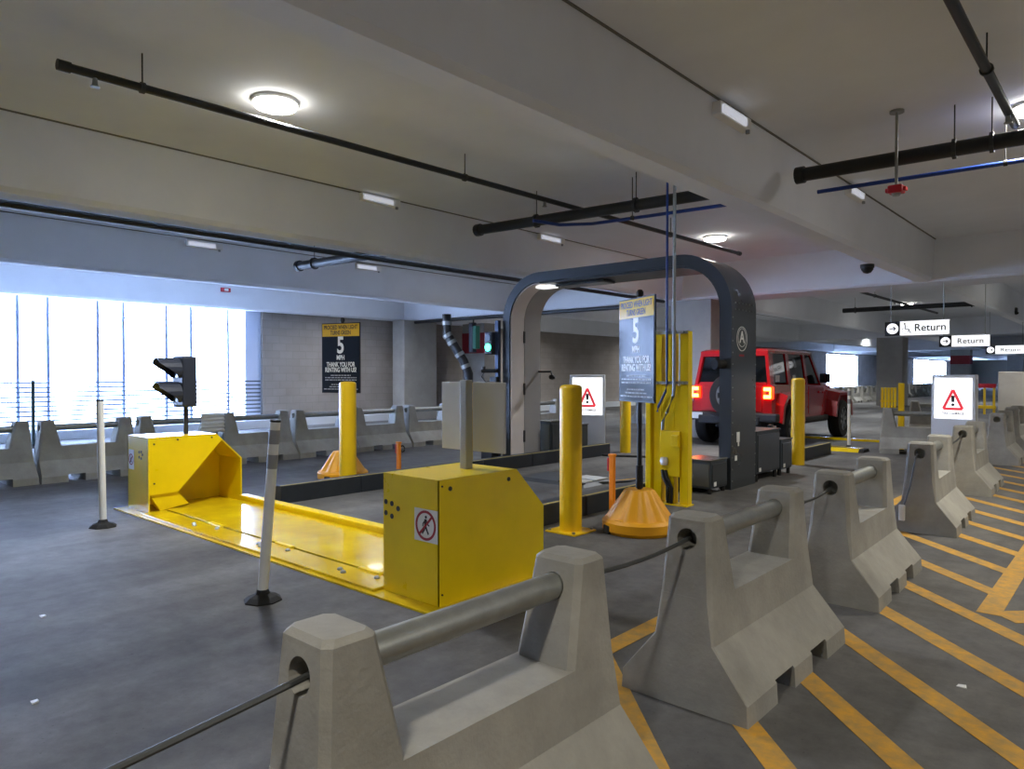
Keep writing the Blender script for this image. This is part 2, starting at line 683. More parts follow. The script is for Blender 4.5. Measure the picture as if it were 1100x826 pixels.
# cables linking the barriers
for a, b, sag, lb in (((-1.435, .95, .69), (-1.39, -.35, .60), .01, 'steel link cable leaving the nearest barrier towards the lower left'),
                      ((-1.435, 1.95, .69), (-1.425, 2.72, .69), .02, 'steel link cable between the nearest and second barriers'),
                      ((-1.425, 3.76, .69), (-1.42, 4.52, .69), .03, 'steel link cable between the second and third barriers'),
                      ((-1.502, 8.04, .69), (-1.563, 9.58, .69), .05, 'steel link cable between the fourth and fifth barriers')):
    pts = []
    for i in range(9):
        t = i / 8
        p = Vector(a).lerp(Vector(b), t)
        p.z -= sag * 4 * t * (1 - t)
        pts.append(p)
    tag(MB().tube(pts, .0085, 8).build('link_cable', 'cable', None, True), lb, 'cable', 'cables between the barriers')
hc = thing('hanging_cable', (-1.47, 6.95, 0), 'thin cable with white tag hanging down the end of the fourth barrier', 'cable', 'cables between the barriers')
MB().tube([(0, .02, .69), (-.01, -.015, .66), (-.05, -.028, .4), (-.1, -.045, .2)], .006, 6).build('cord', 'cable', hc, True)
MB().box(-.13, -.08, -.075, -.045, .1, .24, .01).build('tag', 'white_plastic', hc)


# ================================================================ YELLOW VEHICLE BARRIER UNIT
u = thing('vehicle_barrier', (0, 0, 0), 'yellow steel vehicle barrier plate across the lane with a housing at each end', 'vehicle barrier')
u.location = (-5.4, 3.27, 0)
OX, OY = -5.4, 3.27


def ub(x0, x1, y0, y1, z0, z1, b=0):
    return MB().box(x0 - OX, x1 - OX, y0 - OY, y1 - OY, z0, z1, b)


ub(-7.86, -2.98, 2.70, 3.86, 0, .012).build('base_plate', 'yellow_plate', u)
ub(-7.27, -3.61, 2.74, 2.965, .012, .03, .004).build('front_flap', 'yellow_plate', u)
ub(-7.27, -3.61, 2.985, 3.72, .012, .034, .004).build('wedge_plate', 'yellow_plate', u)
ub(-7.27, -3.61, 2.966, 2.984, .011, .02).build('hinge_gap_shade', 'dark_steel', u)  # dark strip stands in for the shade of the gap before the plate
ub(-7.27, -3.61, 3.735, 3.84, .012, .085, .01).build('rear_lip', 'yellow_steel', u)
for x in (-6.2, -5.05, -3.95):
    ub(x - .12, x + .12, 2.955, 2.995, .022, .044, .006).build('hinge', 'yellow_steel', u)
    for dx, y in ((-.19, 2.86), (-.11, 2.83), (.17, 2.9)):
        MB().lathe([(.02, .028), (.02, .038), (.012, .046), (.001, .046)], 8, (x + dx - OX, y - OY)).build('bolt', 'galvanised', u)


def housing(xin, xout):
    """shell open on the xin side"""
    s = 1 if xout > xin else -1
    hs = bpy.data.objects.new('housing', None)
    y0, y1, h = 2.815, 3.78, .757
    out = [(y0, .012), (y0, h), (3.5, h), (y1, .48), (y1, .012)]
    t = .012

    def pr(poly, a, b):
        return MB().prism([(p[0] - OY, p[1]) for p in poly], a - OX, b - OX, 'x')
    # shell strip
    inn = [(y0 + t, .012), (y0 + t, h - t), (3.495, h - t), (y1 - t, .475), (y1 - t, .012)]
    m = MB()
    n = 5
    vs = []
    for P_, xx in ((out, xin), (inn, xin), (out, xout), (inn, xout)):
        vs += [(xx - OX, p[0] - OY, p[1]) for p in P_]
    fs = []
    for i in range(n - 1):
        fs += [(i, i + 1, 10 + i + 1, 10 + i), (5 + i, 15 + i, 15 + i + 1, 5 + i + 1), (i, 5 + i, 5 + i + 1, i + 1), (10 + i, 11 + i, 16 + i, 15 + i)]
    fs += [(0, 10, 15, 5), (4, 9, 19, 14)]
    m.add(vs, fs)
    o = m.build('housing', 'yellow_steel', u)
    pr(out, xout - s * .012, xout + s * .002).build('side_plate', 'yellow_steel', o)
    # partly cut inner plate
    pr([(y0 + .004, .19), (y0 + .004, h - .004), (3.5, h - .004), (3.565, .69), (3.53, .655), (3.1, .19)], xin + s * .002, xin + s * .012).build('inner_plate', 'yellow_steel', o)
    # slanted guard behind the opening
    MB().add([(xin + s * .02 - OX, y0 + .02 - OY, .19), (xin + s * .02 - OX, 3.1 - OY, .19), (xin + s * .02 - OX, 3.22 - OY, .06), (xin + s * .02 - OX, y0 + .12 - OY, .02),
              (xin + s * .14 - OX, y0 + .02 - OY, .19), (xin + s * .14 - OX, 3.1 - OY, .19), (xin + s * .10 - OX, 3.22 - OY, .06), (xin + s * .10 - OX, y0 + .12 - OY, .02)],
             [(0, 1, 2, 3), (4, 7, 6, 5), (0, 4, 5, 1), (1, 5, 6, 2), (2, 6, 7, 3), (3, 7, 4, 0)]).build('slanted_guard', 'yellow_steel', o)
    # screws
    for (yy, zz) in ((2.87, .69), (2.87, .3), (3.1, .72), (3.45, .72)):
        MB().tube([(xin - s * .001 - OX, yy - OY, zz), (xin - s * .006 - OX, yy - OY, zz)], .009, 8).build('screw', 'dark_steel', o)
    for (yy, zz) in ((2.9, .70), (3.42, .70), (2.835, .72), (2.835, .08)):
        MB().tube([(xout + s * .001 - OX, yy - OY, zz), (xout + s * .008 - OX, yy - OY, zz)], .014 if yy > 2.85 else .006, 8).build('screw', 'dark_steel', o)
    return o


def pedestrian_sign(parent, xc, zc, y, w, h):
    """no-walking pictogram, facing -y"""
    MB().box(xc - w / 2 - OX, xc + w / 2 - OX, y - .004 - OY, y - OY, zc - h / 2, zc + h / 2).build('warning_plate', 'sign_white', parent)
    r = w * .44
    m = MB()
    for q in ring2d(r * .83, r):
        m.prism([(xc - OX + a, zc + b) for a, b in q], y - .0055 - OY, y - .0042 - OY, 'y')
    k = r * .62
    m.prism([(xc - OX + a, zc + b) for a, b in bar2d((-k, -k), (k, k), r * .16)], y - .0056 - OY, y - .0043 - OY, 'y')
    m.build('prohibition_ring', 'decal_red', parent)
    f = MB()
    e = r / 1.0

    def limb(p, q, ww):
        f.prism([(xc - OX + a * e, zc + b * e) for a, b in bar2d(p, q, ww)], y - .0054 - OY, y - .0041 - OY, 'y')
    f.prism([(xc - OX + a, zc + b) for a, b in disc2d(.1 * e, 12, (.03 * e, .56 * e))], y - .0054 - OY, y - .0041 - OY, 'y')
    limb((0, .42), (-.02, -.02), .24)
    limb((.02, .38), (-.25, .12), .1); limb((-.25, .12), (-.28, -.08), .09)
    limb((.05, .38), (.2, .08), .1); limb((.2, .08), (.36, .02), .09)
    limb((-.03, .02), (.12, -.3), .14); limb((.12, -.3), (.28, -.56), .12)
    limb((-.04, .02), (-.13, -.3), .14); limb((-.13, -.3), (-.34, -.56), .12)
    f.build('walking_figure', 'return_black', parent)


hf = housing(-7.28, -7.79)
hn = housing(-3.60, -3.08)
pedestrian_sign(hn, -3.192, .478, 2.813, .205, .195)
pedestrian_sign(hf, -7.69, .515, 2.813, .13, .2)
for dx, dz in ((-3.575, .575), (-3.515, .57), (-3.455, .545), (-3.575, .505), (-3.515, .49)):
    MB().tube([(dx - OX, 2.816 - OY, dz), (dx - OX, 2.8125 - OY, dz)], .0165, 14).build('drain_hole', 'black', hn)
for dx, dz in ((-7.50, .6), (-7.45, .605), (-7.42, .58), (-7.50, .55), (-7.45, .54)):
    MB().tube([(dx - OX, 2.816 - OY, dz), (dx - OX, 2.8125 - OY, dz)], .014, 12).build('drain_hole', 'black', hf)

# signal on the far housing
t = thing('traffic_signal', (-7.52, 3.28, .757), 'dark two-lamp traffic signal on a pole on the far yellow housing', 'traffic signal')
MB().tube([(.02, 0, 0), (.02, 0, .36)], .024, 10).build('pole', 'dark_steel', t, True)
MB().box(-.13, .13, -.075, .075, .285, .81, .02).build('signal_head', 'signal_body', t)
for zc in (.67, .42):
    MB().tube([(0, -.073, zc), (0, -.085, zc)], .085, 18).build('lens', 'lens_dark', t)
    v = MB()
    n = 14
    ring_a, ring_b = [], []
    for i in range(n + 1):
        a = math.pi * (-.25 + 1.5 * i / n)
        depth = .03 + .19 * min(1, max(0, (math.sin(a) + .75) / 1.2)) ** 1.6
        for rr, L in ((.122, ring_a), (.114, ring_b)):
            L.append(((rr * math.cos(a), -.07, zc + rr * math.sin(a)), (rr * math.cos(a), -.07 - depth, zc + rr * math.sin(a))))
    for i in range(n):
        A, B = ring_a, ring_b
        v.add([A[i][0], A[i][1], A[i + 1][1], A[i + 1][0], B[i][0], B[i][1], B[i + 1][1], B[i + 1][0]],
              [(0, 1, 2, 3), (7, 6, 5, 4), (1, 5, 6, 2), (0, 3, 7, 4), (0, 4, 5, 1), (2, 6, 7, 3)])
    v.build('visor', 'signal_body', t, True)

# panel post on the near housing
t = thing('panel_post', (-3.345, 3.3, .757), 'grey post carrying two plain grey panels on the near yellow housing', 'signal post')
MB().box(-.03, .03, -.03, .03, 0, .585, .004).build('post', 'post_grey', t)
MB().box(-.275, -.02, .035, .05, .115, .57, .003).build('panel', 'panel_grey', t)
MB().box(.025, .31, .035, .05, .115, .57, .003).build('panel', 'panel_grey', t)


# ================================================================ BOLLARDS, DELINEATORS, POSTS
def bollard(x, y, h, r, label, plate=False, m='bollard_yellow'):
    t = thing('bollard', (x, y, 0), label, 'bollard', 'yellow steel bollards')
    MB().lathe([(r, 0), (r, h - .04), (r * .96, h - .02), (r * .8, h - .006), (r * .4, h), (.001, h)], 28).build('pipe', m, t, True)
    if plate:
        MB().box(-.16, .16, -.16, .16, 0, .015, .003).build('base_plate', m, t)
        for a in (-.13, .13):
            for b in (-.13, .13):
                MB().lathe([(.014, .014), (.014, .03), (.001, .032)], 8, (a, b)).build('bolt', 'galvanised', t)
    return t


bollard(-3.755, 4.99, 1.29, .098, 'tall yellow bollard with square foot plate beside the near yellow housing', True)
bollard(-7.38, 5.22, 1.29, .105, 'yellow bollard in front of the back speed sign')
bollard(-3.95, 11.0, 1.32, .098, 'yellow bollard before the side of the red car')
bollard(-6.83, 10.67, 1.30, .095, 'yellow bollard half hidden behind the front speed sign')
bollard(-7.9, 7.8, 1.27, .1, 'yellow bollard mostly hidden behind the grey panels')
bollard(-10.0, 11.1, 1.29, .1, 'far yellow bollard whose top just shows above the grey panels')


def delineator(x, y, h, lx, ly, label, bands=True, m='white_plastic'):
    t = thing('delineator_post', (x, y, 0), label, 'delineator', 'white delineator posts')
    MB().lathe([(.115, 0), (.115, .008), (.085, .03), (.045, .045), (.035, .07), (.001, .07)], 8).build('base', 'black_rubber', t)
    a, b = Vector((0, 0, .06)), Vector((lx, ly, h))
    MB().tube([a, b], .031, 16).build('post', m, t, True)
    d = (b - a).normalized()
    MB().tube([b - d * .002, b + d * .012], .033, 16).build('cap', 'black', t, True)
    if bands:
        for k in (.05, .2):
            MB().tube([b - d * (k + .085), b - d * k], .0325, 16).build('reflective_band', 'grey_band', t, True)
    return t


delineator(-7.02, 2.32, 1.14, -.02, -.01, 'upright white delineator post on the left before the far yellow housing', False)
delineator(-4.005, 2.21, 1.09, .05, .06, 'leaning white delineator post with two grey bands before the yellow plate')
delineator(-4.08, 13.96, 1.12, 0, 0, 'distant white delineator post beside the front wheel of the red car')
delineator(-15.5, 3.95, 1.25, 0, 0, 'dark slim delineator post behind the left barriers by the window', False, 'dark_green')


def orange_post(x, y, h, r, label):
    t = thing('marker_post', (x, y, 0), label, 'marker post', 'orange marker posts')
    MB().box(-r, r, -r * .6, r * .6, 0, h, .01).build('post', 'orange_post', t)
    MB().box(-r * 1.15, r * 1.15, -r * .75, r * .75, h - .015, h + .01, .006).build('top', 'orange_post', t)
    MB().box(-r * 1.1 - .02, -r, -r * .5, r * .5, h - .16, h - .03, .004).build('sensor', 'red_paint', t)
    return t


orange_post(-3.84, 5.77, .6, .03, 'orange marker post with small red sensor beside the orange sign base')
p2 = orange_post(-8.0, 6.53, .4, .035, 'short orange marker post with black ring right of the back speed sign')
MB().tube([(.05 + .045 * math.cos(a * .6), .03, .31 + .045 * math.sin(a * .6)) for a in range(11)], .009, 6).build('black_ring', 'black', p2, True)


# ================================================================ SPEED SIGNS
def speed_sign(x, y, rz, label, bm_='sign_black', hm_='sign_gold'):
    t = thing('speed_sign', (x, y, 0), label, 'sign', 'portable speed limit signs', rz)
    b = MB().lathe([(.30, 0.0), (.325, .03), (.325, .10), (.30, .125)], 48).build('base_rim', 'orange_plastic', t, True)
    MB().lathe([(.30, .12), (.14, .355), (.125, .37), (.001, .37)], 96, (0, 0), .10, 10).build('cone_base', 'orange_plastic', t, True)
    MB().box(-.045, .045, -.335, -.29, .005, .075, .01).build('wheel_notch', 'black_rubber', t)
    MB().tube([(0, 0, .36), (0, 0, 2.09)], .021, 12).build('pole', 'black', t, True)
    MB().tube([(0, 0, .38), (0, 0, .58)], .032, 12).build('pole_sleeve', 'black', t, True)
    MB().lathe([(.02, 2.06), (.032, 2.075), (.032, 2.10), (.018, 2.12), (.001, 2.12)], 14).build('pole_cap', 'black', t, True)
    w, z0, z1 = .305, 1.135, 2.05
    MB().box(-w, w, -.036, -.022, z0, z1, .002).build('frame', 'black', t)
    bo = MB().box(-w + .012, w - .012, -.040, -.0355, z0 + .012, z1 - .18).build('board', bm_, t)
    he = MB().box(-w + .012, w - .012, -.040, -.0355, z1 - .175, z1 - .012).build('header_panel', hm_, t)
    q = -.0415
    text('PROCEED WHEN LIGHT', .075, 'return_black', he, (0, q, z1 - .06), sx=.66, bold=.0015)
    text('TURNS GREEN', .075, 'return_black', he, (0, q, z1 - .13), sx=.66, bold=.0015)
    text('5', .30, 'sign_white', bo, (0, q, z1 - .30), sx=.78, bold=.008)
    text('MPH', .085, 'sign_white', bo, (0, q, z1 - .455), sx=.75, bold=.002)
    text('THANK YOU FOR', .085, 'sign_white', bo, (0, q, z1 - .545), sx=.66, bold=.002)
    text('RENTING WITH US!', .085, 'sign_white', bo, (0, q, z1 - .615), sx=.66, bold=.002)
    m = MB()
    for k, (hw) in enumerate((.16, .25, .25, 0, .15, .18, .27)):
        if hw:
            zz = z1 - .685 - k * .03
            xx = -hw
            rr = random.Random(k)
            while xx < hw - .01:
                L = rr.uniform(.02, .06)
                m.box(xx, min(xx + L, hw), q, q + .0015, zz - .006, zz + .006)
                xx += L + .01
    sm = m.build('small_print', 'small_print', bo)
    sm['kind'] = 'stuff'
    return t


speed_sign(-3.31, 5.40, -28, 'glossy five mph speed sign on orange cone base, nearest, left of the yellow frame', 'sign_gloss', 'gold_gloss')
speed_sign(-7.86, 5.48, 18, 'five mph speed sign on orange base behind the yellow bollard before the block wall')

# ================================================================ LANE CURBS AND FLOOR GEAR
for x0, x1, ya, yb, lb in ((-4.24, -4.06, 4.2, 12.9, 'black lane kerb with yellow top edge on the near side of the lane'),
                           (-6.98, -6.83, 3.98, 10.2, 'black lane kerb with yellow top edge on the far side of the lane')):
    t = thing('lane_kerb', ((x0 + x1) / 2, ya, 0), lb, 'kerb', 'black lane kerbs')
    w = (x1 - x0) / 2
    n = 6
    L = (yb - ya) / n
    for i in range(n):
        MB().box(-w, w, i * L + .004, (i + 1) * L - .004, 0, .19, .006).build('kerb_segment', 'curb_black', t)
        MB().box(w - .04, w - .012, i * L + .01, (i + 1) * L - .01, .188, .193).build('yellow_cap', 'kerb_yellow', t)

t = thing('speed_bump', (-5.6, 15.75, 0), 'long yellow strip bump across the lane under the red car', 'speed bump')
MB().prism([(-.1, 0), (-.06, .045), (.06, .045), (.1, 0)], -1.9, 1.75, 'x').build('bump', 'yellow_plate', t)
t = thing('speed_bump', (-4.1, 13.55, 0), 'short yellow ramp piece at the foot of the distant white delineator', 'speed bump')
MB().prism([(-.2, 0), (-.14, .06), (.14, .06), (.2, 0)], -.35, .35, 'x').build('bump', 'yellow_plate', t)
MB().prism([(-.2, 0), (-.14, .055), (.14, .055), (.2, 0)], .35, .43, 'x').build('end_cap', 'black_rubber', t)

t = thing('floor_scanner', (-5.6, 7.35, 0), 'flat dark vehicle scanner plate with white lids lying on the lane floor', 'scanner')
MB().loft([[(-.62, -.38, 0), (.55, -.38, 0), (.55, .42, 0), (-.62, .42, 0)], [(-.56, -.3, .035), (.49, -.3, .035), (.49, .34, .035), (-.56, .34, .035)]]).build('plate', 'mat_rubber', t)
MB().box(.1, .45, -.26, -.05, .034, .05, .004).build('lid', 'panel_grey', t)
MB().box(.1, .45, .02, .3, .034, .05, .004).build('lid', 'panel_grey', t)
MB().box(.12, .5, -.33, -.27, .03, .05, .005).build('dark_trim', 'black', t)


def cable_run(pts, r, m, label):
    tag(MB().tube(pts, r, 8).build('floor_cable', m, None, True), label, 'cable', 'cables on the lane floor')


cable_run([(-5.1, 7.35, .02), (-4.9, 7.7, .02), (-4.75, 8.3, .02), (-4.3, 8.7, .02)], .016, 'black', 'black cable running from the floor scanner to the near arch leg')
cable_run([(-5.05, 7.5, .02), (-4.95, 7.9, .02), (-4.85, 8.0, .02), (-4.4, 8.5, .02)], .012, 'stripe_paint', 'yellow cable running from the floor scanner towards the near arch leg')
cable_run([(-7.0, 9.95, .015), (-6.6, 10.0, .015), (-6.0, 10.3, .015), (-4.9, 10.9, .015)], .02, 'black', 'black cable crossing the lane behind the arch')

# ================================================================ INSPECTION ARCH
a = thing('inspection_arch', (-5.505, 8.39, 0), 'dark steel vehicle inspection arch with rounded corners spanning the lane', 'arch')
AX, AY = -5.505, 8.39


def arc_path(hw, zt, rad, n=12):
    """from left foot over the top to right foot, in (x,z) local"""
    p = [(-hw, 0), (-hw, (zt - rad) * .5), (-hw, zt - rad)]
    for i in range(1, n + 1):
        t_ = math.pi - (math.pi / 2) * i / n
        p.append((-hw + rad + rad * math.cos(t_), zt - rad + rad * math.sin(t_)))
    for i in range(0, n + 1):
        t_ = math.pi / 2 - (math.pi / 2) * i / n
        p.append((hw - rad + rad * math.cos(t_), zt - rad + rad * math.sin(t_)))
    p += [(hw, (zt - rad) * .5), (hw, 0)]
    return p


po = arc_path(1.835, 2.87, .70)
pi_ = arc_path(1.685, 2.72, .55)


def sheet(p, q, y0, y1):
    m = MB()
    n = len(p)
    vs = []
    for y in (y0, y1):
        vs += [(x, y, z) for x, z in p] + [(x, y, z) for x, z in q]
    fs = []
    for i in range(n - 1):
        fs += [(i, i + 1, n + i + 1, n + i), (2 * n + i, 3 * n + i, 3 * n + i + 1, 2 * n + i + 1),
               (i, 2 * n + i, 2 * n + i + 1, i + 1), (n + i, n + i + 1, 3 * n + i + 1, 3 * n + i)]
    fs += [(0, n, 3 * n, 2 * n), (n - 1, 3 * n - 1, 4 * n - 1, 2 * n - 1)]
    return m.add(vs, fs)


sheet(po, pi_, -.34, .36).build('arch_frame', 'arch_dark', a, True)
sheet(arc_path(1.837, 2.872, .702), arc_path(1.70, 2.735, .565), -.362, -.338).build('front_flange', 'arch_front', a, True)
pl, pl2 = arc_path(1.688, 2.723, .553), arc_path(1.672, 2.707, .537)
k = 15
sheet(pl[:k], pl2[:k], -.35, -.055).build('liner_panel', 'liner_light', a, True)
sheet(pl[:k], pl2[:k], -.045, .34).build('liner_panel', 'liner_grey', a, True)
sheet(pl[k - 1:], pl2[k - 1:], -.33, .34).build('liner_panel', 'arch_front', a, True)
MB().box(-.95, -.1, -.2, .1, 2.66, 2.70, .01).build('camera_strip', 'arch_dark', a)
MB().box(-1.28, -1.0, -.25, -.05, 2.655, 2.695, .01).build('light_strip', 'return_white', a)
for z in (1.95, 1.15, .42):
    MB().box(-1.692, -1.66, -.07, -.035, z - .09, z + .09).build('latch', 'black', a)
m = MB()
for z in [.1 + .14 * i for i in range(15)]:
    for y in (-.32, .34):
        m.tube([(1.834, y, z), (1.841, y, z)], .009, 6)
for y in [-.25 + .1 * i for i in range(6)]:
    for z in (2.16, 2.24):
        m.tube([(1.834, y, z), (1.842, y, z)], .011, 6)
rv = m.build('rivets', 'galvanised', a)
rv['kind'] = 'stuff'
# emblem: ring, letter and oval on the outer side of the near leg (faces +x)
em = bpy.data.objects.new('emblem', MB().add([(0, 0, 0), (0, .001, 0), (0, 0, .001)], [(0, 1, 2)]).mesh('emblem'))
bpy.data.objects.remove(em)
m = MB()
for q in ring2d(.142, .15, 36):
    m.prism([(y - .06, z + 1.81) for y, z in q], 1.8355, 1.838, 'x')
for q in ring2d(.108, .114, 32):
    m.prism([(y - .06, z + 1.825) for y, z in q], 1.8355, 1.838, 'x')
em = m.build('emblem', 'sign_white', a)
text('A', .20, 'sign_white', em, (1.838, -.06, 1.825), rot=(R(90), 0, R(90)), bold=.004)
for y in (-.12, -.07, -.02):
    MB().box(1.8355, 1.838, y - .018, y + .018, 1.595, 1.62).build('red_mark', 'decal_red', em)
for (y, z, w, h) in ((-.16, .62, .04, .06), (-.15, .54, .015, .03), (-.22, .37, .03, .03)):
    MB().box(1.8355, 1.839, y - w, y + w, z - h, z + h).build('sticker', 'white_plastic', a)
# sensor ball on the front of the near leg
MB().tube([(1.74, -.36, 1.5), (1.7, -.47, 1.5)], .055, 14).build('sensor', 'black', a, True)
MB().tube([(1.7, -.47, 1.5), (1.69, -.5, 1.5)], [.075, .06], 16).build('sensor_dish', 'black_rubber', a, True)
# arm on far leg
MB().tube([(-1.68, .3, 1.42), (-1.42, .3, 1.42), (-1.40, .3, 1.36)], .016, 8).build('camera_arm', 'black', a, True)
MB().lathe([(.001, 1.29), (.045, 1.305), (.055, 1.34), (.04, 1.37), (.001, 1.375)], 12, (-1.40, .3)).build('camera', 'black', a, True)
MB().box(-1.845, -1.485, -.4, .42, 0, .03, .004).build('foot_plate', 'black', a)

# post and green signal at the far leg
t = thing('signal_post', (-7.40, 7.98, 0), 'blue-grey post with a lit green signal beside the far leg of the arch', 'traffic signal')
MB().box(-.035, .035, -.03, .03, 0, 2.2, .004).build('post', 'blue_post', t)
h_ = MB().box(-.19, -.03, -.1, .02, 1.68, 2.03, .02).build('signal_head', 'signal_body', t)
MB().tube([(-.11, -.1, 1.94), (-.11, -.112, 1.94)], .055, 16).build('dark_lens', 'lens_dark', h_)
MB().tube([(-.11, -.1, 1.79), (-.11, -.112, 1.79)], .058, 16).build('green_lens_or_sheen', 'green_glow', h_)
MB().tube([(.03, -.03, 1.43), (-.24, -.1, 1.43)], .03, 10).build('scanner_arm', 'black', t, True)
MB().tube([(-.21, -.09, 1.43), (-.21, -.09, 1.5)], .026, 10).build('lens_stub', 'dark_steel', t, True)
MB().box(-.09, .05, -.09, -.02, 1.26, 1.34, .01).build('junction_box', 'black', t)
MB().tube([(-.05, -.05, 1.28), (-.2, -.06, 1.26), (-.28, -.07, 1.34), (-.2, -.08, 1.42)], .008, 6).build('wire_loop', 'black', t, True)
MB().box(-.22, .035, -.16, .04, 0, .42, .03).build('foot_box', 'black', t)


# cabinets at the legs
def cab(x0, x1, y0, y1, z0, z1, label, m='arch_front', topm=None):
    t = thing('equipment_cabinet', ((x0 + x1) / 2, (y0 + y1) / 2, 0), label, 'cabinet', 'equipment cabinets at the arch')
    w, d = (x1 - x0) / 2, (y1 - y0) / 2
    MB().box(-w, w, -d, d, z0, z1, .012).build('body', m, t)
    MB().box(-w - .01, w + .01, -d - .01, d + .01, z1 - .004, z1 + .012, .004).build('lid', topm or m, t)
    MB().box(w - .002, w + .012, -d + .03, d - .03, z0 + .03, z1 - .04, .004).build('side_door', 'arch_dark', t)
    MB().box(-w + .02, w - .02, -d - .01, -d + .002, z0 + .03, z1 - .04, .003).build('front_panel', 'cabinet_grey' if topm else 'arch_dark', t)
    for a_ in (-.8, .8):
        for b_ in (-.8, .8):
            MB().lathe([(.025, 0), (.025, z0 + .005)], 10, (a_ * w, b_ * d)).build('foot', 'black', t)
    MB().box(w + .012, w + .015, -d + .06, -d + .12, z0 + .03, z0 + .08).build('sticker', 'white_plastic', t)
    return t


cab(-4.045, -3.69, 7.55, 7.98, .06, .385, 'low grey and black equipment cabinet before the near arch leg, with shiny lid', 'arch_front', 'cabinet_grey')
cab(-4.045, -3.68, 8.80, 9.57, .1, .64, 'tall black equipment cabinet just behind the near arch leg')
cab(-4.05, -3.68, 9.62, 10.02, .08, .48, 'small black equipment cabinet left of the right bollard')
cab(-7.55, -7.06, 8.85, 9.3, .04, .62, 'grey equipment cabinet behind the far arch leg', 'arch_front', 'cabinet_grey')
cab(-7.6, -7.12, 9.4, 9.95, .04, .52, 'black equipment cabinet behind the near bollard, before the left warning light box')
cab(-6.75, -6.4, 11.6, 12.1, .03, .3, 'small black box on the floor behind the front speed sign')
t = thing('scanner_stand', (-3.85, 9.75, .492), 'small upright scanner on the black cabinet left of the right bollard', 'scanner')
MB().box(-.05, .0, -.05, .05, 0, .19, .015).build('body', 'black', t)
MB().box(.0, .04, -.05, .05, 0, .17, .008).build('front', 'cabinet_grey', t)

# ================================================================ YELLOW FRAME WITH CONDUITS
t = thing('steel_frame', (-3.73, 6.74, 0), 'yellow steel channel frame standing behind the front speed sign', 'frame')
for x in (-.175, -.02, .135):
    w = .045 if x != -.02 else .04
    MB().box(x - w, x + w, -.004, .004, .0, 1.83).box(x - w, x - w + .008, 0, .09, 0, 1.83).box(x + w - .008, x + w, 0, .09, 0, 1.83).build('channel_post', 'yellow_steel', t)
MB().box(-.3, -.235, -.05, .04, 0, 1.5, .01).build('side_post', 'yellow_steel', t)
MB().box(-.2, .16, .0, .07, .78, 1.26, .004).build('web_plate', 'yellow_steel', t)
MB().box(-.13, .10, -.03, .03, .30, .78, .006).build('pull_box', 'yellow_steel', t)
MB().box(.02, .1, -.07, -.03, .62, .74, .006).build('latch_block', 'yellow_steel', t)
for z in (1.29, 1.82):
    MB().box(-.21, .185, -.03, -.006, z - .015, z + .015).build('strut_rail', 'galvanised', t)
    for x in (-.17, -.04, .05, .14):
        MB().tube([(x, -.03, z + .005), (x, -.045, z + .005)], .012, 8).build('bolt', 'galvanised', t)
MB().lathe([(.001, .42), (.035, .42), (.045, .46), (.035, .5), (.001, .5)], 12, (-.07, -.05)).build('white_cap', 'white_plastic', t, True)
MB().box(-.24, .2, -.06, .1, 0, .012).build('foot_plate', 'yellow_steel', t)
for dx in (0, .04):
    MB().tube([(-.1 + dx, -.035, .36), (-.08 + dx, -.05, .3), (-.02 + dx, -.05, .18), (-.03 + dx, -.04, .02)], .018, 8).build('hose', 'black', t, True)
tag(MB().tube([(-3.768, 6.685, ZS), (-3.768, 6.685, 1.28), (-3.78, 6.685, 1.2), (-3.87, 6.685, 1.03), (-3.88, 6.685, .98)], .013, 10).build('conduit', 'blue_pipe', None, True),
    'blue conduit dropping from the ceiling to the yellow frame', 'conduit')
tag(MB().tube([(-3.68, 6.68, ZS), (-3.68, 6.68, 1.25), (-3.69, 6.68, 1.15), (-3.76, 6.68, .98), (-3.81, 6.68, .88), (-3.815, 6.68, .79)], .017, 12).build('conduit', 'galvanised', None, True),
    'silver conduit dropping from the ceiling to the yellow frame', 'conduit')


# ================================================================ LIGHT BOX SIGNS
def light_box(x, y, rz, label):
    t = thing('warning_light_box', (x, y, 0), label, 'light box', 'lit tire warning boxes', rz)
    MB().box(-.31, .31, 0, .2, 0, 1.37, .012).build('cabinet', 'screen_frame', t)
    s = MB().box(-.265, .265, -.006, .002, .66, 1.32).build('lit_panel', 'screen_white', t)
    m = MB()
    T = [(-.135, .82), (.135, .82), (0, 1.13)]
    for i in range(3):
        m.prism(bar2d(T[i], T[(i + 1) % 3], .042), -.0115, -.0075, 'y')
    m.build('warning_triangle', 'warn_red', s)
    MB().prism([(-.02, .93), (.02, .93), (.027, 1.035), (-.027, 1.035)], -.0115, -.0075, 'y').prism(disc2d(.024, 14, (0, .888)), -.0115, -.0075, 'y').build('exclamation_mark', 'warn_dark', s)
    text('TIRE DAMAGE', .062, 'warn_print', s, (0, -.0095, .745), sx=.82, bold=.0015)
    MB().box(.311, .32, .04, .07, .0, 1.3).build('side_strip', 'panel_grey', t)
    return t


light_box(-7.35, 10.25, 33, 'lit warning light box with red triangle between the two bollards behind the arch')
light_box(-2.31, 13.3, -2, 'lit warning light box with red triangle behind the right row of barriers')


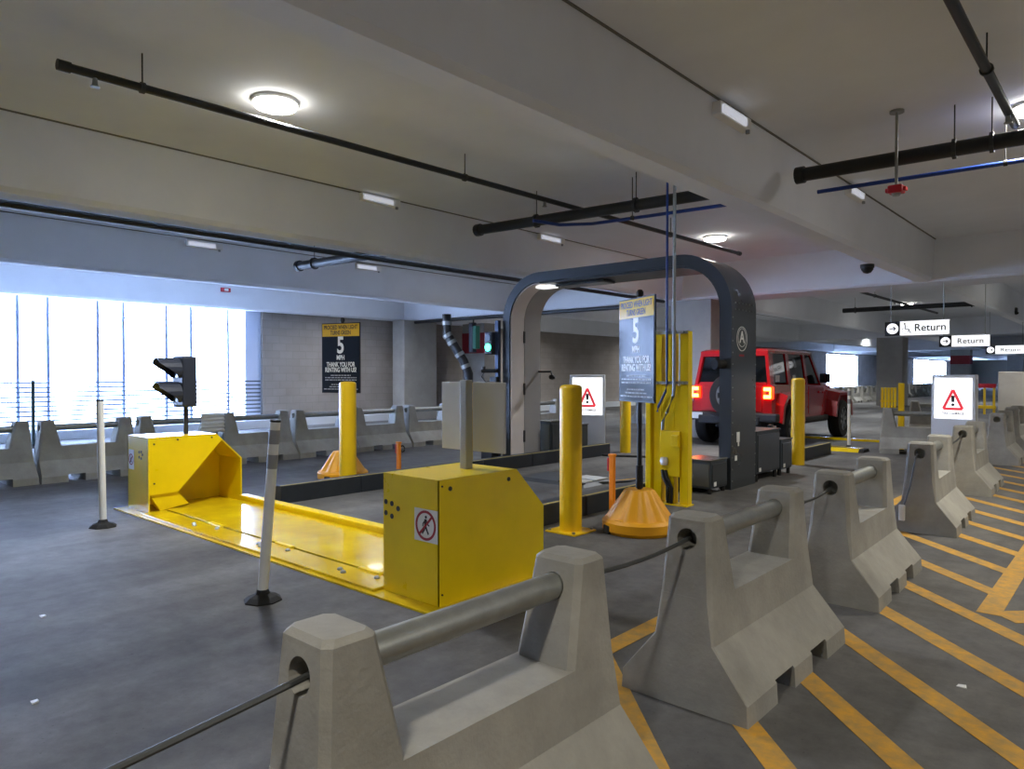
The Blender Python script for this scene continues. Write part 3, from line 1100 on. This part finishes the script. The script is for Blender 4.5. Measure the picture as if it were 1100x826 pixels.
# ================================================================ RETURN SIGNS
def return_sign(x0, x1, y, z0, z1, label, ztop, wheel=False, thin=0):
    t = thing('return_sign', ((x0 + x1) / 2, y, z0), label, 'sign', 'hanging return signs')
    w, h = (x1 - x0) / 2, z1 - z0
    MB().box(-w, w, 0, .06, 0, h, .004).build('sign_box', 'screen_frame', t)
    xa = -w + h * .98
    ar = MB().box(-w, xa, -.006, .002, 0, h).build('arrow_panel', 'return_black', t)
    MB().prism(disc2d(h * .38, 28, ((-w + xa) / 2, h / 2)), -.009, -.0065, 'y').build('arrow_disc', 'return_white', ar)
    cx, cz, s = (-w + xa) / 2, h / 2, h * .2
    MB().prism(bar2d((cx - s, cz), (cx + s, cz), h * .075), -.012, -.0095, 'y').prism(bar2d((cx + s, cz + .0), (cx + s * .2, cz + s * .75), h * .075), -.012, -.0095, 'y') \
        .prism(bar2d((cx + s, cz), (cx + s * .2, cz - s * .75), h * .075), -.012, -.0095, 'y').build('arrow', 'return_black', ar)
    fp = MB().box(xa, w, -.006, .002, 0, h).build('lit_face', 'return_white', t)
    if wheel:
        m = MB()
        cx = xa + h * .33
        for q in ring2d(h * .19, h * .225, 20, R(110), R(375)):
            m.prism([(cx + a_, h * .34 + b_) for a_, b_ in q], -.009, -.0065, 'y')
        m.prism(disc2d(h * .06, 12, (cx - .01, h * .82)), -.009, -.0065, 'y')
        for p, q in (((-.01, .76), (0, .42)), ((0, .6), (.2, .6)), ((0, .44), (.22, .44)), ((.22, .44), (.32, .18)), ((.32, .18), (.42, .22))):
            m.prism(bar2d((cx + p[0] * h, p[1] * h), (cx + q[0] * h, q[1] * h), h * .05), -.009, -.0065, 'y')
        m.build('wheelchair_symbol', 'warn_dark', fp)
        text('Return', h * .72, 'return_black', fp, (xa + (w - xa) * .62, -.0075, h * .5), bold=h * .010, sx=.97)
    else:
        text('Return', h * .66, 'return_black', fp, (xa + (w - xa) * .5, -.0075, h * .48), bold=h * .006, sx=1.05, space=1.05)
    for s_ in (-.82, .82):
        MB().tube([(s_ * w, .03, h), (s_ * w, .03, ztop - z0)], .007, 6).build('hanger_rod', 'galvanised', t)
    return t


return_sign(-3.57, -2.55, 14.3, 2.08, 2.335, 'hanging return sign with wheelchair symbol, largest of the three', 2.99, True)
return_sign(-3.57, -2.59, 18.9, 2.01, 2.265, 'hanging return sign, middle of the three', ZS)
return_sign(-3.80, -2.75, 27, 2.02, 2.28, 'smallest hanging return sign at the right edge', ZS)


# ================================================================ CEILING FITTINGS
def lamp(x, y, label, z=ZS, r=.185, power=LAMP_W, col=LAMP_COL):
    t = thing('ceiling_lamp', (x, y, z), label, 'lamp', 'round ceiling lamps')
    MB().lathe([(r * 1.05, 0), (r * 1.05, -.02), (r, -.03), (r * .9, -.03), (r * .9, 0)], 32).build('rim', 'white_paint', t, True)
    MB().lathe([(r * .97, -.04), (r * .9, -.062), (r * .55, -.078), (.001, -.082)], 32).build('diffuser', 'lamp_glow', t, True)
    ld = bpy.data.lights.new('lamp_light', 'AREA')
    ld.shape = 'DISK'
    ld.size = r * 1.7
    ld.energy = power
    ld.color = col
    ld.spread = R(145)
    lo = bpy.data.objects.new('lamp_light', ld)
    COL.objects.link(lo)
    lo.parent = t
    lo.location = (0, 0, -.09)
    return t


lamp(-5.55, 3.2, 'round ceiling lamp above the yellow vehicle barrier, brightest at upper left')
lamp(-5.46, 11.3, 'round ceiling lamp above the inspection arch')
lamp(-5.84, 26, 'distant round ceiling lamp above the largest return sign')
lamp(-.72, 7.62, 'round ceiling lamp at the right edge near the pipe elbow', power=70, col=WARM)
lamp(-5.5, 19.2, 'round ceiling lamp above the hood of the red car')
lamp(-.72, -.6, 'unseen round ceiling lamp beside the camera, added to lighten the near floor', power=60, col=WARM)  # unseen, added to lighten the near floor and barrier ends
lamp(-5.5, -4.9, 'round ceiling lamp behind the camera on the left', power=50)
lamp(4.2, 3.4, 'unseen round ceiling lamp added to light the bay right of the camera', power=210, col=WARM)  # added warm fill for barrier sides and right slab, out of view
lamp(4.2, 11.5, 'unseen round ceiling lamp added to light the right bay farther on', power=210, col=WARM)  # second added fill, warms the right ceiling by floor bounce
lamp(-.72, 19.4, 'round ceiling lamp over the end of the hatching', power=100, col=WARM)
lamp(-10.1, 19.4, 'round ceiling lamp beyond the left barrier row')
lamp(-.72, 30, 'round ceiling lamp far beyond the hatching')
lamp(-10.1, 11.3, 'round ceiling lamp hidden above the far end of the left barrier row', power=22)
lamp(-14.8, 11.3, 'unseen round ceiling lamp kept to light the block wall', power=70)  # out of sight, kept only to raise the block wall's brightness
lamp(-14.8, 19.4, 'round ceiling lamp near the block wall beyond the girder')
lamp(-14.8, 27.5, 'round ceiling lamp far along the block wall')
lamp(-10.1, 27.5, 'round ceiling lamp beyond the far end of the lane')
lamp(4.2, 20, 'unseen round ceiling lamp added to brighten the right bay beyond the girder', power=150)  # added lamp, lifts the dark ceiling past the girder
lamp(4.2, 29, 'unseen round ceiling lamp added to brighten the depth of the right bay', power=150)  # added likewise, brightens the bay farther back
lamp(-5.5, 40, 'unseen round ceiling lamp added to brighten the space far beyond the red car')  # added fill for the dark far end, not a seen lamp
lamp(-.72, 42, 'unseen round ceiling lamp added to brighten the space far beyond the return signs', power=120)  # added fill behind the signs, never in view
lamp(-10.1, 36, 'unseen round ceiling lamp added for brightness by the far column')  # added to light the surroundings of the column, unseen
lamp(-12, 45, 'very distant unseen ceiling lamp added for brightness by the far window')  # last added fill, brightens the far end by the window


def fixture(x, y0, y1, z0, z1, label):
    t = thing('beam_light', (x, (y0 + y1) / 2, z0), label, 'light fixture', 'small white light boxes on the beams')
    w, h = (y1 - y0) / 2, z1 - z0
    MB().box(0, .1, -w, w, 0, h, .008).build('box', 'white_paint', t)
    MB().box(.1, .125, -w + .02, w * .55, .01, h - .03, .006).build('lens', 'fixture_glow', t)
    MB().tube([(.09, w * .8, 0), (.09, w * .8, -.03)], .02, 8).build('sensor', 'grey_band', t)


BX = 2.92 - .15 - .03
fixture(-7.71 + .17, 5.5, 6.12, 3.60, 3.70, 'white light box on the middle beam, left one of two')
fixture(-7.71 + .17, 9.06, 9.72, 3.60, 3.70, 'white light box on the middle beam, beside the thick black pipe')
fixture(-12.41 + .17, 5.35, 5.98, 3.56, 3.67, 'white light box on the far left beam, left one of two')
fixture(-12.41 + .17, 8.82, 9.46, 3.56, 3.67, 'white light box on the far left beam, nearest the capped pipe')
fixture(-2.92 + .17, 5.58, 6.2, 3.55, 3.66, 'white light box on the big near beam, larger one')
fixture(-2.92 + .17, 9.1, 9.68, 3.55, 3.66, 'white light box on the big near beam under the blue pipe')


def pipe_run(name, pts, r, m, label, hangers=(), cap=None, sprink=()):
    t = thing(name, pts[0], label, 'pipe')
    o0 = Vector(pts[0])
    L = [Vector(p) - o0 for p in pts]
    MB().tube(L, r, 14).build('pipe', m, t, True)
    for hp in hangers:
        h0 = Vector(hp) - o0
        MB().tube([h0, (h0.x, h0.y, ZS - o0.z)], .006, 6).build('hanger_rod', 'dark_steel', t)
        MB().tube([h0 - (L[1] - L[0]).normalized() * .015, h0 + (L[1] - L[0]).normalized() * .015], r * 1.35, 12).build('clamp', 'dark_steel', t)
    if cap:
        for e, d in cap:
            e = Vector(e) - o0
            d = Vector(d).normalized()
            MB().tube([e - d * .03, e + d * .05], r * 1.25, 14).build('end_cap', 'black_pipe', t, True)
    for sp_ in sprink:
        h0 = Vector(sp_) - o0
        MB().tube([h0, h0 - Vector((0, 0, r + .05))], [.014, .02], 8).build('sprinkler_head', 'galvanised', t, True)
        MB().tube([h0 - Vector((0, 0, r + .05)), h0 - Vector((0, 0, r + .055))], .03, 10).build('deflector', 'galvanised', t)
    return t


ZP = 3.38
pipe_run('sprinkler_pipe', [(-5.47, 1.6, 3.46), (-5.24, 11.75, 3.46)], .03, 'black_pipe', 'long thin black sprinkler pipe running along the middle bay',
         [(-5.46, 2.09, 3.46), (-5.39, 5.3, 3.46), (-5.3, 9.5, 3.46)], [((-5.47, 1.6, 3.46), (0, -1, 0)), ((-5.24, 11.75, 3.46), (0, 1, 0))], [(-5.465, 1.78, 3.46), (-5.36, 6.6, 3.46)])
pipe_run('main_pipe', [(-6.74, 6.90, 3.33), (-3.12, 7.20, 3.33)], .065, 'black_pipe', 'thick black cross pipe above the arch in the middle bay',
         [(-4.4, 7.09, 3.33), (-5.8, 6.98, 3.33)], [((-6.74, 6.90, 3.33), (-1, 0, 0))])
pipe_run('blue_pipe', [(-5.55, 6.62, 3.24), (-5.45, 7.0, 3.235), (-5.1, 7.2, 3.23), (-4.4, 7.28, 3.23), (-3.12, 7.4, 3.23)], .02, 'blue_pipe', 'thin blue pipe curving beside the thick black cross pipe',
         [(-4.55, 7.25, 3.23)])
pipe_run('main_pipe', [(-2.53, 7.1, 3.33), (1.6, 7.3, 3.33)], .065, 'black_pipe', 'thick black cross pipe at the upper right of the picture',
         [(-1.25, 7.16, 3.33), (-.98, 7.17, 3.33)], [((-2.53, 7.1, 3.33), (-1, 0, 0))])
pipe_run('blue_pipe', [(-2.5, 7.47, 3.23), (1.6, 7.66, 3.23)], .02, 'blue_pipe', 'thin blue pipe below the thick pipe at the upper right', [(-.93, 7.545, 3.23)])
pipe_run('sprinkler_pipe', [(-.81, -2.0, 3.46), (-.83, 6.9, 3.46), (-.83, 7.25, 3.46)], .032, 'black_pipe', 'black sprinkler pipe running away at the upper right corner',
         [(-.827, 5.8, 3.46)], None, [(-.83, 6.85, 3.46)])
pipe_run('sprinkler_pipe', [(-7.95, -2, 2.965), (-7.86, 13.8, 2.965)], .035, 'black_pipe', 'dark pipe hugging the underside of the middle beam')
pipe_run('main_pipe', [(-11.1, 6.85, 3.28), (-7.95, 6.72, 3.2)], .075, 'black_pipe', 'capped thick pipe stub sticking out left of the middle beam',
         [(-10.6, 6.83, 3.27)], [((-11.1, 6.85, 3.28), (-1, 0, 0))])
pipe_run('main_pipe', [(-6.95, 23.1, 3.33), (-3.12, 23.2, 3.33)], .07, 'black_pipe', 'distant thick black cross pipe above the wheelchair return sign', [(-6.6, 23.11, 3.33), (-3.6, 23.19, 3.33)])
pipe_run('sprinkler_pipe', [(-5.4, 17.7, 3.46), (-5.3, 27.7, 3.46)], .035, 'black_pipe', 'distant sprinkler pipe above the wheelchair return sign', [(-5.37, 20.5, 3.46)], None, [(-5.35, 22.4, 3.46)])
pipe_run('sprinkler_pipe', [(-10.0, 17.6, 3.46), (-9.9, 27.6, 3.46)], .035, 'black_pipe', 'distant sprinkler pipe right of the arch above the red car', [(-9.98, 20.5, 3.46)])
pipe_run('sprinkler_pipe', [(-16.3, 13.95, 2.93), (-8.6, 13.95, 2.93)], .05, 'black_pipe', 'dark pipe along the foot of the cross girder behind the arch')
pipe_run('main_pipe', [(-2.0, 26, 3.1), (1.6, 26, 3.1)], .07, 'black_pipe', 'distant thick pipe at the right edge above the return signs')

# fire alarm devices, dome camera
t = thing('fire_strobe', (-1.68, 7.05, 0), 'red fire alarm strobe hanging on a silver stem from the ceiling', 'alarm')
t.location = (-1.66, 6.98, 2.98)
MB().tube([(0, 0, .06), (0, 0, ZS - 2.98)], .013, 10).build('stem', 'galvanised', t, True)
MB().lathe([(.06, ZS - 2.98), (.06, ZS - 3.0), (.001, ZS - 3.0)], 14).build('ceiling_plate', 'galvanised', t)
MB().box(-.06, .06, -.06, .06, 0, .07, .012).build('strobe_body', 'red_paint', t)
for sx_ in (-1, 1):
    MB().box(sx_ * .05, sx_ * .085, -.03, .03, .015, .05, .006).build('horn', 'red_paint', t)
MB().lathe([(.03, -.02), (.04, 0), (.001, 0.001)], 12).build('lens', 'galvanised', t)
t = thing('fire_strobe', (-16.9, 8.37, 3.40), 'small red fire strobe on the beam above the window', 'alarm')
MB().box(0, .05, -.12, .12, 0, .1, .01).build('strobe_body', 'red_paint', t)
MB().box(.05, .08, -.05, .05, .02, .08, .01).build('lens', 'white_plastic', t)
t = thing('dome_camera', (-3.08, 11.35, 2.95), 'black dome security camera on the side of the big near beam', 'camera')
MB().lathe([(.001, -.085), (.05, -.07), (.08, -.03), (.085, .0), (.085, .04)], 20).build('dome', 'black', t, True)
MB().lathe([(.095, 0), (.095, .05)], 20).build('collar', 'dark_steel', t, True)
for (x, y, z, lb) in ((-2.76, 24.5, 3.12, 'small black dome camera on the beam right of the return signs'), (-2.74, 17.3, 3.3, 'small grey junction box on the beam above the return signs')):
    t = thing('dome_camera', (x, y, z), lb, 'camera')
    MB().box(-.02, .06, -.09, .09, 0, .14, .02).build('housing', 'dark_steel', t)
    MB().lathe([(.001, -.06), (.05, -.04), (.06, .01)], 12, (.03, 0)).build('dome', 'black', t, True)

# ================================================================ BLACK DRAIN PIPE WITH CLAMPS
o0 = Vector((-13.55, 13.35, 0))
t = thing('drain_pipe', o0, 'black zigzag drain pipe with silver clamps dropping from the girder', 'pipe')
P_ = [Vector(p) - o0 for p in ((-13.96, 13.04, 2.98), (-13.95, 13.04, 2.45), (-13.6, 13.33, 1.72), (-13.5, 13.41, 1.4), (-13.5, 13.41, 0))]
MB().tube([P_[0], P_[1], P_[2], P_[3], P_[4]], .12, 14).build('pipe', 'black_pipe', t, True)
for f, a_, b_ in ((.45, 0, 1), (.05, 1, 2), (.3, 1, 2), (.75, 1, 2), (.4, 2, 3)):
    q = P_[a_].lerp(P_[b_], f)
    d = (P_[b_] - P_[a_]).normalized()
    MB().tube([q - d * .05, q + d * .05], .135, 14).build('clamp', 'galvanised', t, True)
t = thing('traffic_signal', (-13.3, 13.55, 1.55), 'dark hanging signal with green light painted on its side beside the drain pipe', 'traffic signal')
t.location = (-14.3, 14.4, 2.0)
MB().box(-.12, .05, -.08, .08, 0, .85, .02).build('body', 'signal_body', t)
MB().box(.05, .18, -.09, .09, .1, .75, .02).build('green_lens_or_sheen', 'green_reflection', t)  # no lens here: green light on the housing side, painted as a glowing box
MB().tube([(0, 0, .84), (0, 0, .99)], .02, 8).build('hanger', 'dark_steel', t)

# rope bundle over a left barrier
t = thing('rope_bundle', (-10.35, 4.86, 0), 'pale rolled bundle of straps hanging on a barrier behind the far yellow housing', 'rope')
t.location = (-10.38, 4.93, .52)
for kk in range(5):
    MB().tube([(0, -.16, .02 + kk * .055), (.06, -.1, .03 + kk * .055), (.08, .0, .03 + kk * .055), (.06, .1, .03 + kk * .055), (0, .16, .02 + kk * .055)], .03, 8).build('strap_coil', 'white_plastic', t, True)

# yellow racks on the broadside barrier
t = thing('yellow_rack', (-3.2, 13.55, BH), 'yellow slatted rack standing on the broadside barrier end', 'rack', None, 41.7)
t.location = (-3.44, 13.80, BH)
t.rotation_euler = (0, 0, R(16))
for kk in range(5):
    MB().box(-.06 + kk * .05, -.02 + kk * .05, -.03, .03, .0, .36, .006).build('slat', 'bollard_yellow', t)
MB().box(-.07, .19, .03, .05, .1, .14).build('rail', 'bollard_yellow', t)
t = thing('yellow_rack', (-3, 13.7, 0), 'narrow upright yellow bar right of the yellow slatted rack', 'rack')
t.location = (-3.29, 14.30, .0)
MB().box(-.05, .05, -.03, .03, .0, 1.22, .01).build('bar', 'bollard_yellow', t)
MB().box(-.06, .06, -.05, .05, 0, .02).build('foot', 'black', t)

# concrete screen wall at right edge, far gate
o = struct('concrete_screen_wall', MB().box(-2.62, 3.5, 20.4, 20.7, 0, 1.44, .02), 'column_concrete')
o['label'] = 'low plain concrete screen wall at the right edge'
t = thing('folding_gate', (-4.0, 26.5, 0), 'small yellow and red folding gate right of the warning light box', 'gate')
for x in (-.5, -.25, 0, .25, .5):
    MB().box(x - .03, x + .03, -.03, .03, .12, .95).build('picket', 'bollard_yellow', t)
MB().box(-.55, .55, -.04, .04, .95, 1.08, .01).build('top_rail', 'red_paint', t)
MB().box(-.55, .55, -.04, .04, .3, .4, .01).build('bottom_rail', 'bollard_yellow', t)
for x in (-.5, .5):
    MB().box(x - .05, x + .05, -.15, .15, 0, .12, .02).build('foot', 'black_rubber', t)

# scraps of litter
for (x, y, a_, lb) in ((-4.678, 1.229, .03, 'small pale paper scrap on the floor at the left'), (-3.478, .881, .022, 'tiny white paper scrap on the floor at the lower left'),
                       (-.59, 3.65, .02, 'tiny white scrap between the yellow stripes')):
    t = MB().add([(-a_, -.01, .001), (a_, -.014, .004), (a_ * .7, .012, .008), (-a_ * .8, .014, .003), (-a_, -.01, 0), (a_, -.014, 0), (a_ * .7, .012, 0), (-a_ * .8, .014, 0)],
                 [(0, 1, 2, 3), (7, 6, 5, 4), (0, 4, 5, 1), (1, 5, 6, 2), (2, 6, 7, 3), (3, 7, 4, 0)]).build('paper_scrap', 'paper')
    t.location = (x, y, 0)
    tag(t, lb, 'litter', 'scraps of litter on the floor')

# ================================================================ RED CAR
car = thing('car', (-5.86, 12.72, 0), 'red boxy off-road car with spare wheel, brake lights lit, under the arch', 'car')


def wheel_well(yc, r=.50):
    # trapezoid-ish arch, from front to rear bottom
    return [(yc - r, .50), (yc - r * .86, .78), (yc - r * .55, .96), (yc + r * .5, .96), (yc + r * .86, .76), (yc + r * 1.02, .50)]


RA, FA = .83, 3.84
side = [(.13, .56), (.13, 1.17), (2.95, 1.17), (2.95, .5)] + list(reversed(wheel_well(RA)))
side = [(.13, .56)] + [(RA - .50, .56)] + wheel_well(RA)[1:] + [(2.95, .5), (2.95, 1.14), (2.0, 1.17), (.13, 1.19)]
body = MB().prism(side, -.77, .77, 'x').build('tub', 'car_red', car)
# front clip
MB().loft([[(-.76, 2.93, .55), (.76, 2.93, .55), (.76, 2.93, 1.02), (-.76, 2.93, 1.02)], [(-.58, 4.22, .62), (.58, 4.22, .62), (.58, 4.22, 1.0), (-.58, 4.22, 1.0)]]).build('nose', 'car_red', car)
MB().loft([[(-.70, 2.9, 1.0), (.70, 2.9, 1.0), (.66, 2.9, 1.18), (-.66, 2.9, 1.18)], [(-.62, 3.7, 1.0), (.62, 3.7, 1.0), (.56, 3.7, 1.16), (-.56, 3.7, 1.16)], [(-.57, 4.2, .98), (.57, 4.2, .98), (.5, 4.2, 1.10), (-.5, 4.2, 1.10)]]).build('hood', 'car_red', car)
# fender flares
for s in (-1, 1):
    for yc, red in ((RA, 1), (FA, 1)):
        w = wheel_well(yc, .52)
        w2 = wheel_well(yc, .60)
        w2 = [(w2[0][0], .52)] + [(y, z + .07) for y, z in w2[1:-1]] + [(w2[-1][0], .52)]
        m = MB()
        n = len(w)
        xi, xo = s * (.74 if yc == RA else .60), s * .93
        vs = [(xi, y, z) for y, z in w] + [(xi, y, z + .02) for y, z in w2] + [(xo, y, z - .04) for y, z in w] + [(xo, y, z - .05) for y, z in w2]
        fs = []
        for i in range(n - 1):
            fs += [(i, i + 1, 2 * n + i + 1, 2 * n + i), (n + i, 3 * n + i, 3 * n + i + 1, n + i + 1), (2 * n + i, 2 * n + i + 1, 3 * n + i + 1, 3 * n + i), (i, n + i, n + i + 1, i + 1)]
        fs += [(0, 2 * n, 3 * n, n), (n - 1, 2 * n - 1, 4 * n - 1, 3 * n - 1)]
        m.add(vs, fs).build('fender_flare', 'car_red', car)
# cabin: pillars, roof, glass
belt, roof_z = 1.17, 1.80
wb, wr = .755, .665


def wl(z):
    return wb + (wr - wb) * (z - belt) / (roof_z - belt)


def side_bar(ya, za, yb, zb, w):
    for s in (-1, 1):
        m = MB()
        r0 = [(s * (wl(za) - .06), ya - w, za), (s * wl(za), ya - w, za), (s * wl(za), ya + w, za), (s * (wl(za) - .06), ya + w, za)]
        r1 = [(s * (wl(zb) - .06), yb - w, zb), (s * wl(zb), yb - w, zb), (s * wl(zb), yb + w, zb), (s * (wl(zb) - .06), yb + w, zb)]
        m.loft([r0, r1]).build('pillar', 'car_red', car)


side_bar(.21, belt - .02, .30, roof_z, .10)
side_bar(1.06, belt - .02, 1.10, roof_z, .075)
side_bar(2.0, belt - .02, 2.0, roof_z, .055)
side_bar(2.86, belt - .05, 2.42, roof_z, .045)
MB().loft([[(-wr, .2, roof_z - .03), (wr, .2, roof_z - .03), (wr, 2.47, roof_z - .03), (-wr, 2.47, roof_z - .03)],
           [(-wr - .01, .2, roof_z + .02), (wr + .01, .2, roof_z + .02), (wr + .01, 2.47, roof_z + .02), (-wr - .01, 2.47, roof_z + .02)],
           [(-wr + .08, .26, roof_z + .06), (wr - .08, .26, roof_z + .06), (wr - .08, 2.42, roof_z + .055), (-wr + .08, 2.42, roof_z + .055)]]).build('roof', 'car_red', car, True)
for s in (-1, 1):
    for ya, yb, za in ((.31, .99, belt + .05), (1.15, 1.93, belt + .02), (2.06, 2.75, belt + .02)):
        yt = min(yb, 2.42 if ya > 2 else yb)
        i = .022
        MB().add([(s * (wl(za) - i), ya, za), (s * (wl(za) - i), yb, za), (s * (wl(1.76) - i), yt, 1.76), (s * (wl(1.76) - i), ya, 1.76),
                  (s * (wl(za) - i - .01), ya, za), (s * (wl(za) - i - .01), yb, za), (s * (wl(1.76) - i - .01), yt, 1.76), (s * (wl(1.76) - i - .01), ya, 1.76)],
                 [(0, 1, 2, 3), (7, 6, 5, 4), (0, 4, 5, 1), (1, 5, 6, 2), (2, 6, 7, 3), (3, 7, 4, 0)]).build('side_window', 'car_glass', car)
MB().add([(-.68, .165, belt + .05), (.68, .165, belt + .05), (.60, .235, 1.72), (-.60, .235, 1.72), (-.68, .18, belt + .05), (.68, .18, belt + .05), (.60, .25, 1.72), (-.60, .25, 1.72)],
         [(0, 1, 2, 3), (7, 6, 5, 4), (0, 4, 5, 1), (1, 5, 6, 2), (2, 6, 7, 3), (3, 7, 4, 0)]).build('rear_window', 'car_glass', car)
MB().box(-.67, .67, .14, .24, 1.17, 1.23, .01).box(-.67, .67, .19, .27, 1.72, 1.82, .01).build('tailgate_rails', 'car_red', car)
MB().add([(-.70, 2.84, 1.18), (.70, 2.84, 1.18), (.62, 2.46, 1.78), (-.62, 2.46, 1.78), (-.70, 2.80, 1.18), (.70, 2.80, 1.18), (.62, 2.42, 1.78), (-.62, 2.42, 1.78)],
         [(0, 1, 2, 3), (7, 6, 5, 4), (0, 4, 5, 1), (1, 5, 6, 2), (2, 6, 7, 3), (3, 7, 4, 0)]).build('windshield', 'car_glass', car)
# stickers in the windows
for ya, yb in ((.42, .62), (1.3, 1.42)):
    MB().box(wl(1.3) - .02, wl(1.3) - .012, ya, yb, 1.24, 1.36).build('window_sticker', 'paper', car)
# doors: raised skins with handles
for s in (-1, 1):
    for ya, yb in ((1.42 if 0 else 1.33, 2.0), (2.03, 2.86)):
        d_ = MB().box(s * .765, s * .778, ya, yb, .58, 1.13, .006).build('door', 'car_red', car)
        MB().box(s * .778, s * .80, yb - .1 if s else ya, yb - .28, .99, 1.03, .006).build('door_handle', 'car_red', d_)
        for zz in (.72, 1.0):
            MB().box(s * .778, s * .795, yb - .02, yb + .03, zz - .02, zz + .02, .004).build('hinge', 'car_red', d_)
    MB().box(s * .6, s * .79, 1.35, 3.2, .42, .52, .02).build('rock_rail', 'car_black', car)
    mr = MB().box(s * .78, s * .98, 2.62, 2.72, 1.2, 1.40, .03).build('mirror', 'car_black', car)
    MB().box(s * .80, s * .96, 2.612, 2.622, 1.22, 1.38).build('mirror_glass', 'car_glass', mr)
    # tail lights
    tl = MB().box(s * .63, s * .80, .06, .16, .92, 1.15, .012).build('tail_light', 'tail_red', car)
    MB().box(s * .65, s * .78, .052, .062, 1.075, 1.135).build('lamp_bar', 'tail_amber', tl)
    MB().box(s * .65, s * .78, .052, .062, .935, .995).build('lamp_bar', 'tail_amber', tl)
    MB().box(s * .76, s * .78, .052, .062, .96, 1.11).build('lamp_bar', 'tail_amber', tl)
    MB().box(s * .69, s * .74, .05, .063, 1.01, 1.06).build('reverse_lens', 'decal_red', tl)
# bumper, plate, tailgate
MB().box(-.92, .92, -.02, .16, .50, .66, .03).box(-.6, .6, -.05, .1, .44, .60, .02).build('rear_bumper', 'car_black', car)
MB().box(-.86, -.52, -.032, -.018, .525, .645, .004).build('number_plate', 'plate_white', car)
MB().box(-.60, .60, .10, .135, .68, 1.16, .01).build('tailgate', 'car_red', car)
MB().box(-.85, .85, 4.3, 4.5, .5, .68, .03).build('front_bumper', 'car_black', car)
MB().box(-.5, .5, .5, 4.1, .34, .52).build('chassis', 'car_black', car)


def wheel(y, x, s, spare=False):
    w = bpy.data.objects.new('wheel', None)
    r, hw = .405, .125
    tp = [(.26, -hw), (.33, -hw), (r - .02, -hw * .92), (r, -hw * .6), (r, hw * .6), (r - .02, hw * .92), (.33, hw), (.26, hw)]
    n = 36
    rings = []
    for rr, xx in tp:
        rings.append([(xx, rr * math.cos(2 * math.pi * i / n), rr * math.sin(2 * math.pi * i / n)) for i in range(n)])
    tm = MB()
    tm.loft(rings + [rings[0]], cap=False)
    tr = tm.build('tire', 'tire', car, True)
    rim = MB()
    rim.tube([(-.06, 0, 0), (.07, 0, 0)], .262, 28)
    ro = rim.build('rim', 'car_black', tr, True)
    sp = MB()
    for k_ in range(7):
        a_ = 2 * math.pi * k_ / 7
        c_, s_ = math.cos(a_), math.sin(a_)
        q = []
        for rad, hw_ in ((.03, .03), (.255, .045)):
            q.append((rad * c_ - hw_ * s_, rad * s_ + hw_ * c_))
            q.append((rad * c_ + hw_ * s_, rad * s_ - hw_ * c_))
        sp.prism([q[0], q[1], q[3], q[2]], .065, .10, 'x')
    sp.tube([(.06, 0, 0), (.115, 0, 0)], .06, 16)
    for q in ring2d(.235, .265, 28):
        sp.prism(q, .06, .105, 'x')
    sp.build('spokes', 'rim', tr)
    tr.location = (x, y, r)
    tr.rotation_euler = (0, 0, 0 if s > 0 else math.pi)
    return tr


for s in (-1, 1):
    wheel(RA, s * .80, s)
    wheel(FA, s * .80, s)
sw_ = wheel(0, 0, 1)
sw_.name = 'spare_wheel'
sw_.location = (.06, -.02, .98)
sw_.rotation_euler = (0, 0, -math.pi / 2)
MB().box(-.12, .12, .02, .14, .85, 1.1, .02).build('spare_carrier', 'car_black', car)
